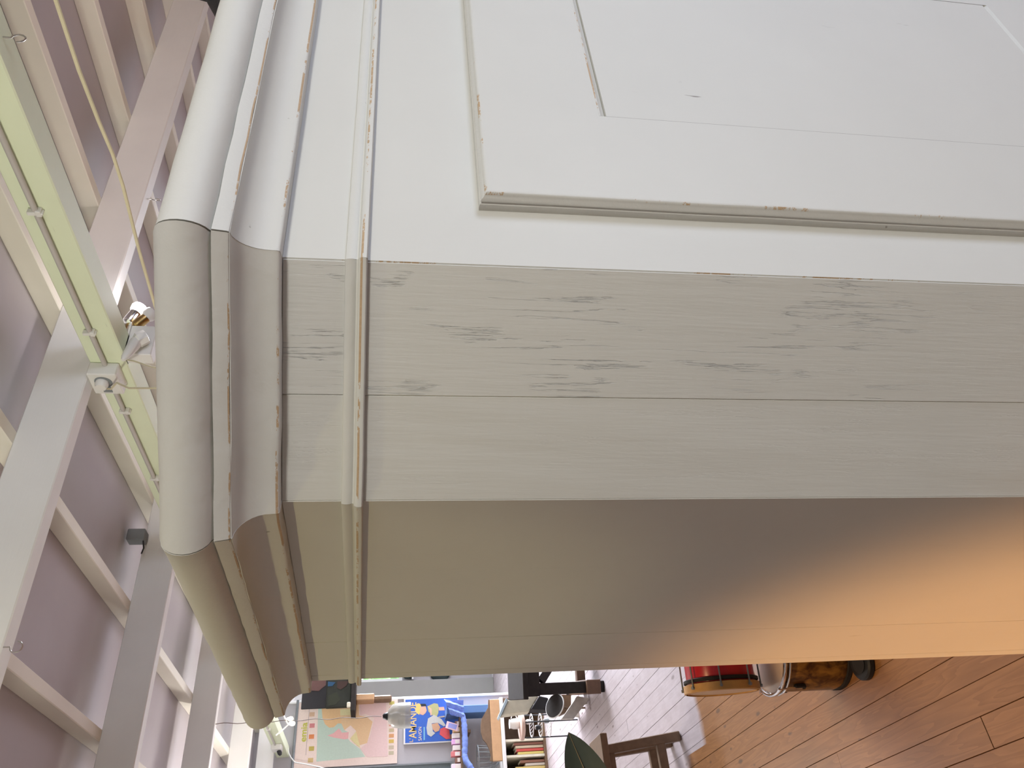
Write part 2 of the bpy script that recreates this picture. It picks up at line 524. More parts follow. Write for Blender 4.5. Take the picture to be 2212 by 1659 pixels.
# ease the long top edges of the board
bm = bmesh.new(); bm.from_mesh(plank0.data)
es = [e for e in bm.edges if all(v.co.z > -0.001 for v in e.verts) and abs(e.verts[0].co.y - e.verts[1].co.y) > 0.5]
bmesh.ops.bevel(bm, geom=es, offset=0.008, segments=1, affect='EDGES')
bm.to_mesh(plank0.data); bm.free()
PW = 0.0885
first = True
for c in range(-9, 50):
    x = 0.306 + 0.0885 * c
    y = -1.2 + random.uniform(-1.5, 0)
    while y < 12.25:
        L = random.uniform(3.4, 5.4)
        if first:
            o = plank0; first = False
        else:
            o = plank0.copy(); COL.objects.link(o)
        yend = min(y + L, 12.28); yst = max(y, -1.2)
        if yend - yst > 0.25:
            o.location = (x - 0.024 * (yst - 2.2), yst + 0.001, random.uniform(-0.0008, 0.0008))
            o.rotation_euler = (0, 0, math.atan(0.024))
            o.scale = (PW - 0.0012, yend - yst - 0.002, 1)
        y += L

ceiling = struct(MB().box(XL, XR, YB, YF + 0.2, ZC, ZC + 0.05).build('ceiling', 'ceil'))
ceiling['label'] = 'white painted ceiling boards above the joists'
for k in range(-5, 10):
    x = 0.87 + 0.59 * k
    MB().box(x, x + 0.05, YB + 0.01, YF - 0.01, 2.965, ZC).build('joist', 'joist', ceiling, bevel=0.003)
for k in range(-3, 7):
    y = 2.355 + (1.6 * k if k else 0)
    y = {1: 3.885, 2: 5.535, 3: 7.17, 4: 8.80, 5: 10.4}.get(k, y)
    if y > YF - 0.1 or y < YB + 0.1:
        continue
    MB().box(XL + 0.01, XR - 0.01, y, y + 0.068, 2.80, 2.966).build('beam', 'beam', ceiling, bevel=0.004)
gb = MB().box(1.795, 1.89, YB + 0.01, YF - 0.01, 2.675, 2.80).build('lower_beam', 'green', ceiling, bevel=0.004)
gb['label'] = 'lower beam coloured with greenish light, running under the white beams'

# walls
struct(MB().box(XL, XR, YB - 0.1, YB, 0, ZC).build('wall_back', 'wall_dim'))
struct(MB().box(XL - 0.1, XL, YB, YF, 0, ZC).build('wall_left', 'wall_dim'))
struct(MB().box(XR, XR + 0.1, YB, 5.5, 0, ZC).box(XR, XR + 0.1, 11.1, YF, 0, ZC).box(XR, XR + 0.1, 5.5, 11.1, 0, 0.9)
       .box(XR, XR + 0.1, 5.5, 11.1, 2.5, ZC).build('wall_right', 'wall_white'))
wf = struct(MB().box(XL, 3.42, YF, YF + 0.12, 0, ZC).box(5.6, XR, YF, YF + 0.12, 0, ZC).box(3.42, 5.6, YF, YF + 0.12, 0, 1.40)
            .box(3.42, 5.6, YF, YF + 0.12, 2.15, ZC).build('wall_far', 'wall'))
# grey pier that stands in front of the far wall beside the window
struct(MB().box(3.14, 3.40, YF - 0.10, YF, 0, ZC).build('trim_1', CAT['pier'], bevel=0.004))
pw = struct(MB().box(XL, 2.33, 9.10, 9.20, 0, ZC).build('wall_partition', 'wall'))
struct(MB().box(2.33, 2.356, 9.085, 9.215, 0, ZC).build('trim_2', 'white', bevel=0.003))


def window(name, x0, x1, y0, y1, z0, z1, axis, nm):
    t = MB()
    fw = 0.05
    if axis == 'y':
        t.box(x0, x1, y0, y1, z0, z0 + fw).box(x0, x1, y0, y1, z1 - fw, z1).box(x0, x0 + fw, y0, y1, z0 + fw, z1 - fw).box(x1 - fw, x1, y0, y1, z0 + fw, z1 - fw)
        o = struct(t.build(name, 'white'))
        for i in range(1, nm):
            xm = x0 + (x1 - x0) * i / nm
            MB().box(xm - 0.02, xm + 0.02, y0, y1, z0 + fw, z1 - fw).build('mullion', 'white', o)
        for i in range(nm):
            a = x0 + (x1 - x0) * i / nm; b_ = x0 + (x1 - x0) * (i + 1) / nm
            MB().box(a + 0.03, b_ - 0.03, (y0 + y1) / 2 - 0.003, (y0 + y1) / 2 + 0.003, z0 + fw, z1 - fw).build('pane', 'pane', o)
    else:
        t.box(x0, x1, y0, y1, z0, z0 + fw).box(x0, x1, y0, y1, z1 - fw, z1).box(x0, x1, y0, y0 + fw, z0 + fw, z1 - fw).box(x0, x1, y1 - fw, y1, z0 + fw, z1 - fw)
        o = struct(t.build(name, 'white'))
        for i in range(1, nm):
            ym = y0 + (y1 - y0) * i / nm
            MB().box(x0, x1, ym - 0.02, ym + 0.02, z0 + fw, z1 - fw).build('mullion', 'white', o)
        for i in range(nm):
            a = y0 + (y1 - y0) * i / nm; b_ = y0 + (y1 - y0) * (i + 1) / nm
            MB().box((x0 + x1) / 2 - 0.003, (x0 + x1) / 2 + 0.003, a + 0.03, b_ - 0.03, z0 + fw, z1 - fw).build('pane', 'pane', o)
    return o


window('window_1', 3.42, 5.6, YF + 0.03, YF + 0.09, 1.40, 2.15, 'y', 3)
window('window_2', XR + 0.03, XR + 0.08, 5.5, 11.1, 0.9, 2.5, 'x', 5)

# outside the far window
struct(MB().box(-6, 14, YF + 0.3, 30, -0.3, -0.1).build('ground', 'grass'))
for i, (bx, by, bz, br) in enumerate(((4.1, 15.2, 1.1, 1.0), (6.9, 15.8, 1.3, 1.2))):
    t = thing('garden_bush', ['leafy green bush outside the window beside the grey pier', 'larger green bush further along outside the far window'][i], 'bush', (bx, by, -0.1), 'bushes in the garden')
    fo = MB()
    rr = random.Random(i)
    for k in range(700):
        a = rr.uniform(0, 6.283); cz = rr.uniform(-1, 1); sr = math.sqrt(1 - cz * cz) * rr.uniform(0.75, 1.05)
        c = Vector((bx + br * sr * math.cos(a), by + br * sr * math.sin(a), bz + br * cz * 1.05))
        if c.z < 0:
            continue
        u = Vector((rr.uniform(-1, 1), rr.uniform(-1, 1), rr.uniform(-1, 1))).normalized() * 0.11
        q = u.cross(Vector((rr.uniform(-1, 1), rr.uniform(-1, 1), rr.uniform(-1, 1)))).normalized() * 0.06
        fo.add([c - u, c + q, c + u, c - q], [(0, 1, 2, 3)])
    fo.lathe([(0.1, bz - br * 0.7), (br * 0.75, bz - br * 0.3), (br * 0.85, bz + br * 0.2), (br * 0.3, bz + br * 0.8)], Matrix.Translation((bx, by, 0)), 10)
    o = fo.build('foliage', 'leafg', t); o['kind'] = 'stuff'
    MB().tube([(bx, by, -0.1), (bx, by, bz)], 0.05, 8).build('stem', 'brown_wood', t)

# ------------------------------------------------------------------ the cupboard
AX, AY = 0.3858, 0.3804
BX, BY = 0.2656, 0.5006
CYB = 0.941
XW = 1.62      # right-hand side of the cupboard
S2 = math.sqrt(0.5)


def clamp01(a):
    return max(0.0, min(1.0, a))


def warp(x, y, z):
    """the old carcass stands a little out of square"""
    dz = 1.7644 - z
    t = clamp01((x - BX) / (AX - BX))
    ty = clamp01((y - BY) / 0.436)
    nx = x + (0.0047 + 0.0138 * t) * dz
    ny = y + (-0.0045 * (1 - ty) + 0.014 * ty) * dz * (1 - t)
    nz = z + 0.006 * clamp01((y - BY) / 0.45) * (1 - t)
    return Vector((nx, ny, nz))


cup = thing('cupboard', 'tall grey-beige painted wooden cupboard with canted corner and moulded cornice', 'cupboard', (0.95, 0.68, 0.0))
# carcass behind the boards
car = MB()
ins = 0.02
ring = [(BX + ins, CYB), (BX + ins, BY + 0.008), (AX + 0.008, AY + ins), (XW - (AX - BX) - 0.008, AY + ins), (XW - ins, BY + 0.008), (XW - ins, CYB)]
n = len(ring)
car.add([(x, y, 0.0) for x, y in ring] + [(x, y, 1.875) for x, y in ring],
        [tuple(reversed(range(n))), tuple(range(n, 2 * n))] + [(i, (i + 1) % n, (i + 1) % n + n, i + n) for i in range(n)])
car.build('carcass', 'gap', cup, warp=warp)
ZB = 1.7644   # lower edge of the bead
ZT = 1.8214   # soffit of the cornice


def slab(P, Q, nrm, z0, z1, th=0.02, out=0.0, e0=0.0, e1=0.0):
    """upright board whose outer face runs P->Q; e0/e1 pull the inner corners in for mitres"""
    P = Vector((P[0], P[1], 0)); Q = Vector((Q[0], Q[1], 0)); N = Vector((nrm[0], nrm[1], 0)); d = (Q - P).normalized()
    P = P + N * out; Q = Q + N * out
    a, b_, c, e = P, Q, Q - N * th - d * e1, P - N * th + d * e0
    vs = [Vector((p.x, p.y, z)) for z in (z0, z1) for p in (a, b_, c, e)]
    return MB().add(vs, [(3, 2, 1, 0), (4, 5, 6, 7), (0, 1, 5, 4), (1, 2, 6, 5), (2, 3, 7, 6), (3, 0, 4, 7)])


NS, NC, NF = (-1, 0), (-S2, -S2), (0, -1)
K = 0.02 * math.tan(math.radians(22.5))
A = (AX, AY); B = (BX, BY)


def lerp(p, q, t):
    return (p[0] + (q[0] - p[0]) * t, p[1] + (q[1] - p[1]) * t)


# front: corner stile and top rail beside and above the doors
J = 0.452
slab(A, (J, AY), NF, 0.06, ZT, e0=K).build('front_stile', ['paint', 'worn'], cup, bevel=0.0013, bevel_mi=1, warp=warp, grid=True, sel=lambda c: c.x < AX + 0.001)
slab((J, AY), (XW - (AX - BX), AY), NF, 1.60, ZT).build('front_rail', ['paint', 'paint'], cup, warp=warp)
slab((J, AY), (XW - (AX - BX), AY), NF, 0.06, 0.16).build('front_rail', ['paint', 'paint'], cup, warp=warp)
slab((XW - (AX - BX) - 0.066, AY), (XW - (AX - BX), AY), NF, 0.16, 1.60, e1=K).build('front_stile', ['paint', 'worn'], cup, bevel=0.0013, bevel_mi=1, warp=warp, grid=True)
# canted corner: a cracked board and a smooth board
sp = 0.548
m1 = lerp(A, B, sp)
slab(A, m1, NC, 0.06, ZT, e0=K).build('corner_board', ['paint_crack', 'worn'], cup, bevel=0.0006, bevel_mi=0, warp=warp, grid=True)['label'] = 'corner board with long cracks in its paint'
slab(m1, B, NC, 0.06, ZT, e1=K, out=-0.0004).build('corner_board', ['paint_grain', 'worn'], cup, bevel=0.0006, bevel_mi=0, warp=warp, grid=True)['label'] = 'smooth corner board with wavy grain'
slab((XW - (AX - BX), AY), (XW, BY), (S2, -S2), 0.06, ZT, e0=K, e1=K).build('corner_board', ['paint', 'worn'], cup, bevel=0.0012, bevel_mi=1, warp=warp, grid=True)
# left side boards
for y0, y1 in ((BY, 0.806), (0.8064, 0.921), (0.9216, CYB)):
    slab((BX, y1), (BX, y0), NS, 0.06, ZT, e1=K if y0 == BY else 0).build('side_board', ['paint_side', 'worn'], cup, bevel=0.0006, bevel_mi=0, warp=warp, grid=True)
slab((XW, BY), (XW, CYB), (1, 0), 0.06, ZT, e0=K).build('side_board', ['paint', 'worn'], cup, bevel=0.0012, bevel_mi=1, warp=warp, grid=True)
# plinth and top
pl = MB()
for P, Q, N_ in (((BX, CYB), B, NS), (B, A, NC), (A, (XW - (AX - BX), AY), NF), ((XW - (AX - BX), AY), (XW, BY), (S2, -S2)), ((XW, BY), (XW, CYB), (1, 0))):
    q = slab(P, Q, N_, 0.0, 0.09, out=0.012)
    pl.add(q.v, q.f)
pl.build('plinth', 'paint', cup, warp=warp)

# moulded runs
mit = lambda a, b_: tuple((a[i] + b_[i]) / (1 + a[0] * b_[0] + a[1] * b_[1]) for i in (0, 1))
A2 = (XW - (AX - BX), AY); B2 = (XW, BY)
RUNS = [((BX, CYB + 0.004), NS, B, mit(NS, NC), 1.0), (B, mit(NS, NC), A, mit(NC, NF), 0.3), (A, mit(NC, NF), A2, mit(NF, (S2, -S2)), 1.2),
        (A2, mit(NF, (S2, -S2)), B2, mit((S2, -S2), (1, 0)), 0.3), (B2, mit((S2, -S2), (1, 0)), (XW, CYB + 0.004), (1, 0), 1.0)]


def moulding(name, prof, mats, smooth=True, wob=0.00035, extra=None):
    """prof: closed outline (projection, z, material of the edge that starts here)"""
    for ri, (P, mp_, Q, mq, ln) in enumerate(RUNS):
        nseg = max(6, int(30 * ln))
        mb = MB(); np_ = len(prof); vs = []
        rnd = random.Random(ri * 13 + len(name))
        L = math.hypot(Q[0] - P[0], Q[1] - P[1])
        gap = 0.00045 if name in ('cornice_torus', 'cornice_fillet') else 0.00005
        for s_ in range(nseg + 1):
            t = s_ / nseg
            tt = gap / L + t * (1 - 2 * gap / L)
            wz = rnd.uniform(-1, 1) * wob; wp = rnd.uniform(-1, 1) * wob
            for p, z, _m in prof:
                pp = p + (wp if p > 0.001 else 0)
                x = (P[0] + mp_[0] * pp) * (1 - tt) + (Q[0] + mq[0] * pp) * tt
                y = (P[1] + mp_[1] * pp) * (1 - tt) + (Q[1] + mq[1] * pp) * tt
                vs.append((x, y, z + wz))
        fs = []; mm = []
        for s_ in range(nseg):
            for i in range(np_):
                j = (i + 1) % np_
                fs.append((s_ * np_ + i, s_ * np_ + j, (s_ + 1) * np_ + j, (s_ + 1) * np_ + i)); mm.append(prof[i][2])
        fs.append(tuple(range(np_))); mm.append(0)
        fs.append(tuple(nseg * np_ + i for i in reversed(range(np_)))); mm.append(0)
        mb.add(vs, fs, mm)
        mb.build(name, mats, cup, smooth=smooth, warp=warp)


# cove with its lower arris worn through
cove = [(-0.004, ZT, 0), (0.0104, ZT, 0), (0.0114, ZT + 0.0006, 1), (0.0120, ZT + 0.0022, 0), (0.0122, ZT + 0.0055, 0)]
for k in range(1, 9):
    a = math.pi / 2 * k / 8
    cove.append((0.0122 + 0.0225 * (1 - math.cos(a)), ZT + 0.0055 + 0.0215 * math.sin(a), 0))
cove += [(0.0347, 1.8490, 0), (-0.004, 1.8490, 0)]
moulding('cornice_cove', cove, ['paint_mould', 'worn_lots'])
fil = [(0.0300, 1.8490, 0), (0.0352, 1.8490, 1), (0.0360, 1.8500, 0), (0.0378, 1.8588, 0), (0.0300, 1.8588, 0)]
moulding('cornice_fillet', fil, ['paint_mould', 'worn_lots'])
tor = [(-0.004, 1.8589, 0), (0.0350, 1.8589, 0)]
for k in range(0, 11):
    a = math.radians(-75 + 150 * k / 10)
    tor.append((0.0325 + 0.0165 * math.cos(a), 1.8760 + 0.0165 * math.sin(a), 0))
tor += [(0.0330, 1.8935, 0), (-0.004, 1.8935, 0)]
moulding('cornice_torus', tor, ['paint_mould', 'worn'])
bead = [(-0.003, ZB + 0.0004, 0), (0.0050, ZB + 0.0004, 0), (0.0062, ZB + 0.0012, 0), (0.0066, ZB + 0.0034, 1), (0.0060, ZB + 0.0050, 0), (0.0050, ZB + 0.0062, 0), (0.0028, ZB + 0.0068, 0),
        (0.0024, ZB + 0.0078, 0), (0.0030, ZB + 0.0086, 0), (0.0036, ZB + 0.0110, 0), (0.0034, ZB + 0.0135, 0), (0.0024, ZB + 0.0152, 0), (0.0003, ZB + 0.0156, 0), (-0.003, ZB + 0.0156, 0)]
moulding('bead_moulding', bead, ['paint_mould', 'worn_lots'], wob=0.00015)
# board that closes the top
tb = MB()
ring = [(BX - 0.02, CYB), (BX - 0.02, BY), (AX, AY - 0.02), (XW - (AX - BX), AY - 0.02), (XW + 0.02, BY), (XW + 0.02, CYB)]
tb.add([(x, y, 1.876) for x, y in ring] + [(x, y, 1.8915) for x, y in ring],
       [tuple(reversed(range(6))), tuple(range(6, 12))] + [(i, (i + 1) % 6, (i + 1) % 6 + 6, i + 6) for i in range(6)])
tb.build('top_board', 'paint', cup, warp=warp)

# doors: overlay leaves with a moulded edge
DT = 0.0142     # how far the leaf stands proud
ZD0, ZD1 = 0.17, 1.6853


def door(x0, x1, label):
    core = MB().box(x0 + 0.006, x1 - 0.006, AY - 0.006, AY + 0.012, ZD0 + 0.006, ZD1 - 0.006).build('door', 'gap', cup, warp=warp)
    core['label'] = label
    # moulded edge on all four sides: (inset, proud)
    pr = [(0.0075, -0.002), (0.0004, -0.002), (0.0000, 0.0034), (0.0004, 0.0056), (0.0013, 0.0062), (0.0016, 0.0070), (0.0009, 0.0082), (0.0013, 0.0096),
          (0.0030, 0.0108), (0.0036, 0.0124), (0.0044, DT - 0.0004), (0.0054, DT), (0.0075, DT)]
    ms = [0, 0, 0, 0, 0, 0, 0, 0, 0, 1, 1, 0, 0]
    cor = [((x0, ZD0), (1, 1)), ((x0, ZD1), (1, -1)), ((x1, ZD1), (-1, -1)), ((x1, ZD0), (-1, 1))]
    for i in range(4):
        (p, dp), (q, dq) = cor[i], cor[(i + 1) % 4]
        ns = 26 if i in (0, 2) else 8
        mb = MB(); vs = []; rnd = random.Random(i + int(x0 * 100))
        for s_ in range(ns + 1):
            t = s_ / ns
            wv = rnd.uniform(-1, 1) * 0.00025
            for e, pd in pr:
                px = (p[0] + dp[0] * e) * (1 - t) + (q[0] + dq[0] * e) * t
                pz = (p[1] + dp[1] * e) * (1 - t) + (q[1] + dq[1] * e) * t
                if 0 < s_ < ns:
                    if i in (0, 2):
                        px += wv
                    else:
                        pz += wv
                vs.append((px, AY - pd, pz))
        m_ = len(pr); fs = []; mm = []
        for s_ in range(ns):
            for j in range(m_):
                k2 = (j + 1) % m_
                fs.append((s_ * m_ + j, s_ * m_ + k2, (s_ + 1) * m_ + k2, (s_ + 1) * m_ + j)); mm.append(ms[j])
        fs.append(tuple(range(m_))); mm.append(0)
        fs.append(tuple(ns * m_ + j for j in range(m_))); mm.append(0)
        mb.add(vs, fs, mm)
        mb.build('edge_moulding', ['paint_mould', 'worn'], core, smooth=True, warp=warp)
    yf = AY - DT + 0.00005
    sw = 0.1105
    a, b_ = x0 + 0.0068, x1 - 0.0068
    z0, z1 = ZD0 + 0.0068, ZD1 - 0.0068
    MB().box(a, x0 + sw, yf, AY - 0.004, z0, z1).build('stile', 'paint', core, warp=warp)
    MB().box(x1 - sw, b_, yf, AY - 0.004, z0, z1).build('stile', 'paint', core, warp=warp)
    xi0, xi1 = x0 + sw, x1 - sw
    zr1, zm1, zm0, zb0 = 1.5725, 1.0720, 0.965, 0.30

    def rail(za, zb, top_b, bot_b):
        # rails with a bevelled inner arris
        bv = 0.0032
        pts = [(AY - 0.004, za), (AY - 0.004, zb)]
        pts += [(yf + bv, zb), (yf, zb - bv * 1.6)] if top_b else [(yf, zb)]
        pts += [(yf, za + bv * 1.6), (yf + bv, za)] if bot_b else [(yf, za)]
        nn = len(pts)
        vs = [(xi0, y, z) for y, z in pts] + [(xi1, y, z) for y, z in pts]
        fs = [tuple(range(nn)), tuple(reversed(range(nn, 2 * nn)))] + [(i, (i + 1) % nn, (i + 1) % nn + nn, i + nn) for i in range(nn)]
        mm = [0, 0] + [1 if (abs(pts[i][1] - pts[(i + 1) % nn][1]) < 0.006 and pts[i][0] != pts[(i + 1) % nn][0] and 0 < i < nn - 1 and not abs(pts[i][1] - pts[(i + 1) % nn][1]) < 1e-6) else 0 for i in range(nn)]
        MB().add(vs, fs, 0).build('rail', ['paint', 'worn'], core, warp=warp)
    rail(zr1, z1, False, True)
    rail(zm0, zm1, True, True)
    rail(z0, zb0, True, False)
    for za, zb in ((zm1, zr1), (zb0, zm0)):
        for xa in (xi0 - 0.0001, xi1 - 0.0005):
            MB().box(xa, xa + 0.0006, yf + 0.0001, AY - 0.004, za, zb).build('joint_line', 'joint', core, warp=warp)
    # thin worn line along the bevels
    MB().box(xi0, xi1, yf - 0.00012, yf + 0.001, zr1 + 0.0048, zr1 + 0.0062).build('worn_arris', 'worn', core, warp=warp)
    MB().box(xi0 + 0.00035, xi1 - 0.00035, yf + 0.0003, AY - 0.003, zm1 + 0.0006, zr1 - 0.0004).build('panel', 'paint', core, warp=warp)
    MB().box(xi0 + 0.00035, xi1 - 0.00035, yf + 0.0003, AY - 0.003, zb0 + 0.0006, zm0 - 0.0006).build('panel', 'paint', core, warp=warp)
    return core


XM = XW / 2 + BX / 2
door(0.4438, XM - 0.001, 'left-hand framed door with moulded edge')
door(XM + 0.001, XW + BX - 0.4438, 'right-hand framed door')

# a dark rounded bag on the cupboard top, mostly beyond the frame
bgt = thing('bag', 'black rounded bag lying on top of the cupboard', 'bag', (1.42, 0.75, 1.893))
MB().lathe([(0.05, 1.893), (0.10, 1.91), (0.115, 1.98), (0.09, 2.06), (0.04, 2.09)], Matrix.Translation((1.46, 0.75, 0)), 20).build('body', 'blackmat', bgt, smooth=True)
MB().tube([(1.40, 0.75, 2.07), (1.42, 0.75, 2.13), (1.48, 0.75, 2.15), (1.52, 0.75, 2.07)], 0.008, 8).build('strap', 'black', bgt, smooth=True)

# ------------------------------------------------------------------ ceiling fittings
XG = 1.795
cd = thing('conduit_pipe', 'grey electric conduit clipped along the lower beam', 'conduit', (XG - 0.01, 4.0, 2.75))
MB().tube([(XG - 0.011, y, 2.745 + 0.002 * math.sin(y * 1.3)) for y in (0.2, 0.6, 1.0, 1.4, 1.8, 2.2, 2.334)], 0.0085, 10).build('pipe', 'plastic_grey', cd, smooth=True)
MB().tube([(XG - 0.011, y, 2.752) for y in (2.456, 3.2, 4.5, 6.0, 7.5, 8.449)], 0.0085, 10).build('pipe', 'plastic_grey', cd, smooth=True)
for y in (0.9, 1.628, 2.157, 2.627, 3.149, 4.2, 5.4, 6.6, 7.8):
    mb = MB().box(XG - 0.022, XG, y - 0.010, y + 0.010, 2.730, 2.745).box(XG - 0.022, XG - 0.004, y - 0.006, y + 0.006, 2.745, 2.768)
    mb.tube([(XG - 0.002, y, 2.729), (XG - 0.022, y, 2.729)], 0.004, 6)
    mb.build('clip', 'plastic', cd, bevel=0.0015)
so = thing('socket_outlet', 'white surface-mounted socket box with a round plug on the lower beam', 'socket', (XG, 2.39, 2.70))
bx = MB().box(XG - 0.055, XG, 2.335, 2.455, 2.700, 2.800).build('box', 'plastic', so, bevel=0.004)
MB().lathe([(0.030, 0), (0.030, 0.002)], Matrix.Translation((XG - 0.055, 2.380, 2.752)) @ Matrix.Rotation(-math.pi / 2, 4, 'Y'), 24).build('recess_ring', 'net', so)
pg = MB().lathe([(0.021, -0.002), (0.023, 0.012), (0.018, 0.026), (0.008, 0.028)], Matrix.Translation((XG - 0.057, 2.378, 2.755)) @ Matrix.Rotation(-math.pi / 2, 4, 'Y'), 20).build('plug', 'plastic', so, smooth=True)
MB().box(XG - 0.057, XG - 0.054, 2.405, 2.44, 2.735, 2.765).build('second_recess', 'net', so)
cb_ = tag(MB().tube([(XG - 0.07, 2.40, 2.742), (XG - 0.085, 2.38, 2.72), (1.68, 2.30, 2.675), (1.60, 2.22, 2.60), (1.53, 2.12, 2.50), (1.47, 2.03, 2.40)], 0.0035, 7).build('plug_cable', 'cable', smooth=True),
          'thin cream cable hanging from the socket on the lower beam', 'cable')
cc = tag(MB().tube([(1.45, 0.62, 2.365), (1.45, 0.808, 2.362), (1.45, 0.945, 2.362), (1.45, 1.062, 2.356), (1.452, 1.145, 2.350), (1.45, 1.228, 2.349), (1.45, 1.429, 2.360), (1.45, 1.669, 2.367), (1.45, 1.798, 2.380), (1.47, 1.9, 2.385), (1.50, 2.05, 2.42)], 0.0042, 8)
         .build('hanging_cable', 'cable', smooth=True), 'long cream cable strung in the air below the joists', 'cable')

# lamp block with brass spots under the beam crossing
lf = thing('spotlight', 'brass twin ceiling spotlight with one lit bulb', 'spotlight', (1.90, 2.30, 2.70))
MB().box(1.80, 1.935, 2.29, 2.345, 2.585, 2.675).build('mounting_block', 'beam', lf, bevel=0.003)
MB().box(1.80, 1.937, 2.285, 2.35, 2.675, 2.681).build('block_cap', 'white', lf)


def spot_head(parent, p, d, ln, r, mat, bulb, br):
    p = Vector(p); d = Vector(d).normalized()
    M = Matrix.Translation(p) @ d.to_track_quat('Z', 'Y').to_matrix().to_4x4()
    h = MB().lathe([(r * 0.5, -0.012), (r * 0.9, -0.006), (r, 0.0), (r, ln), (r * 0.9, ln), (r * 0.85, ln - 0.006)], M, 20).build('lamp_holder', mat, parent, smooth=True)
    MB().lathe([(r * 0.8, ln - 0.005), (br * 0.9, ln + 0.010), (br, ln + 0.026), (br * 0.86, ln + 0.036), (br * 0.3, ln + 0.038)], M, 20).build('bulb', bulb, h, smooth=True)


spot_head(lf, (1.945, 2.30, 2.663), (0.55, -0.05, -0.42), 0.042, 0.019, 'brass', 'white', 0.027)
MB().tube([(1.90, 2.31, 2.672), (1.925, 2.30, 2.668), (1.945, 2.30, 2.664)], 0.007, 8).build('arm', 'brass', lf, smooth=True)
spot_head(lf, (1.985, 2.33, 2.705), (0.62, 0.0, -0.22), 0.045, 0.022, 'chrome', 'bulb_on', 0.03)
MB().tube([(1.90, 2.33, 2.70), (1.94, 2.33, 2.712), (1.985, 2.33, 2.706)], 0.005, 8).build('arm', 'brass', lf, smooth=True)
pl_ = bpy.data.lights.new('spot_bulb_light', 'POINT'); pl_.energy = 1.3; pl_.color = (1.0, 0.93, 0.95); pl_.shadow_soft_size = 0.03
plo = bpy.data.objects.new('spot_bulb_light', pl_); COL.objects.link(plo); plo.location = (2.085, 2.30, 2.675)
wl = thing('white_spotlight', 'small white plastic spotlight below the brass ceiling lamp', 'spotlight', (1.83, 2.27, 2.6))
p = Vector((1.83, 2.258, 2.632))
M = Matrix.Translation(p) @ Vector((-0.55, -0.1, 0.12)).to_track_quat('Z', 'Y').to_matrix().to_4x4()
MB().lathe([(0.022, 0), (0.020, 0.03), (0.012, 0.085), (0.006, 0.10)], M, 18).build('body', 'plastic', wl, smooth=True)
M2 = Matrix.Translation(p + Vector((0.01, 0, -0.005))) @ Vector((0.35, 0, -0.5)).to_track_quat('Z', 'Y').to_matrix().to_4x4()
MB().lathe([(0.018, -0.012), (0.028, 0.0), (0.026, 0.03), (0.012, 0.034)], M2, 8).build('head', 'plastic', wl)
MB().tube([(1.75, 2.26, 2.645), (1.70, 2.20, 2.60), (1.60, 2.10, 2.50), (1.50, 1.98, 2.40)], 0.003, 7).build('cord', 'cable', wl, smooth=True)


def hook(name, label, base, down, side, size):
    base = Vector(base); down = Vector(down); side = Vector(side)
    pts = [base, base + down * 0.35 * size]
    c = base + down * (0.35 + 0.32) * size
    for k in range(10):
        a = math.radians(-90 + 30 * k)
        pts.append(c + side * math.cos(a) * 0.32 * size + down * math.sin(a) * 0.32 * size)
    return tag(MB().tube(pts, 0.0022, 6).build(name, 'steel', smooth=True), label, 'hook', 'ceiling hooks')


hook('ceiling_hook', 'round steel hook under the lower beam, nearest the camera', (1.84, 1.13, 2.675), (0, 0, -1), (1, 0, 0), 0.05)
hook('ceiling_hook', 'open steel hook under the white beam beside the cupboard cornice', (2.74, 2.39, 2.80), (0, 0, -1), (0.6, 0.8, 0), 0.055)
hook('ceiling_hook', 'bent steel hook on the beam furthest from the cupboard', (0.79, 2.36, 2.80), (0, 0, -1), (-1, 0, 0), 0.05)
jb = thing('junction_box', 'dark grey junction box on the ceiling behind the lower beam', 'junction box', (1.82, 3.83, 2.98))
MB().box(1.80, 1.86, 3.80, 3.87, 2.945, 3.03).build('box', 'net', jb, bevel=0.004)
MB().tube([(1.80, 3.82, 2.95), (1.76, 3.82, 2.94), (1.73, 3.82, 2.945)], 0.004, 6).build('lead', 'black', jb, smooth=True)
fs_ = thing('far_socket', 'small socket box with a black plug on the far end of the green beam', 'socket', (XG, 8.6, 2.70))
MB().box(XG - 0.05, XG, 8.45, 8.60, 2.69, 2.79).build('box', 'plastic', fs_, bevel=0.004)
MB().lathe([(0.02, 0), (0.022, 0.03), (0.012, 0.05)], Matrix.Translation((XG - 0.05, 8.52, 2.72)) @ Matrix.Rotation(-math.pi / 2 - 0.5, 4, 'Y'), 12).build('plug', 'black', fs_, smooth=True)
tag(MB().tube([(1.86, 8.95, 2.68), (1.80, 8.95, 2.662), (1.762, 8.95, 2.64), (1.711, 8.95, 2.594), (1.69, 8.95, 2.49), (1.654, 8.95, 2.342), (1.62, 8.95, 2.25)], 0.006, 7).build('white_cable', 'plastic', smooth=True), 'white cable hanging from the green beam in front of the map', 'cable')
fl = thing('festoon_lights', 'two small warm bulbs hanging on a cord by the far green beam', 'lights', (1.66, 7.0, 2.45))
MB().tube([(1.80, 7.0, 2.66), (1.74, 7.0, 2.60), (1.70, 7.0, 2.53), (1.66, 7.0, 2.51), (1.63, 7.0, 2.49), (1.60, 7.0, 2.52), (1.55, 7.0, 2.58)], 0.006, 6).build('cord', 'white', fl, smooth=True)
for x, z in ((1.674, 2.48), (1.637, 2.462)):
    MB().lathe([(0.006, 0.03), (0.012, 0.015), (0.02, -0.005), (0.015, -0.022), (0.004, -0.028)], Matrix.Translation((x, 7.0, z)), 14).build('bulb', 'bulb_warm', fl, smooth=True)

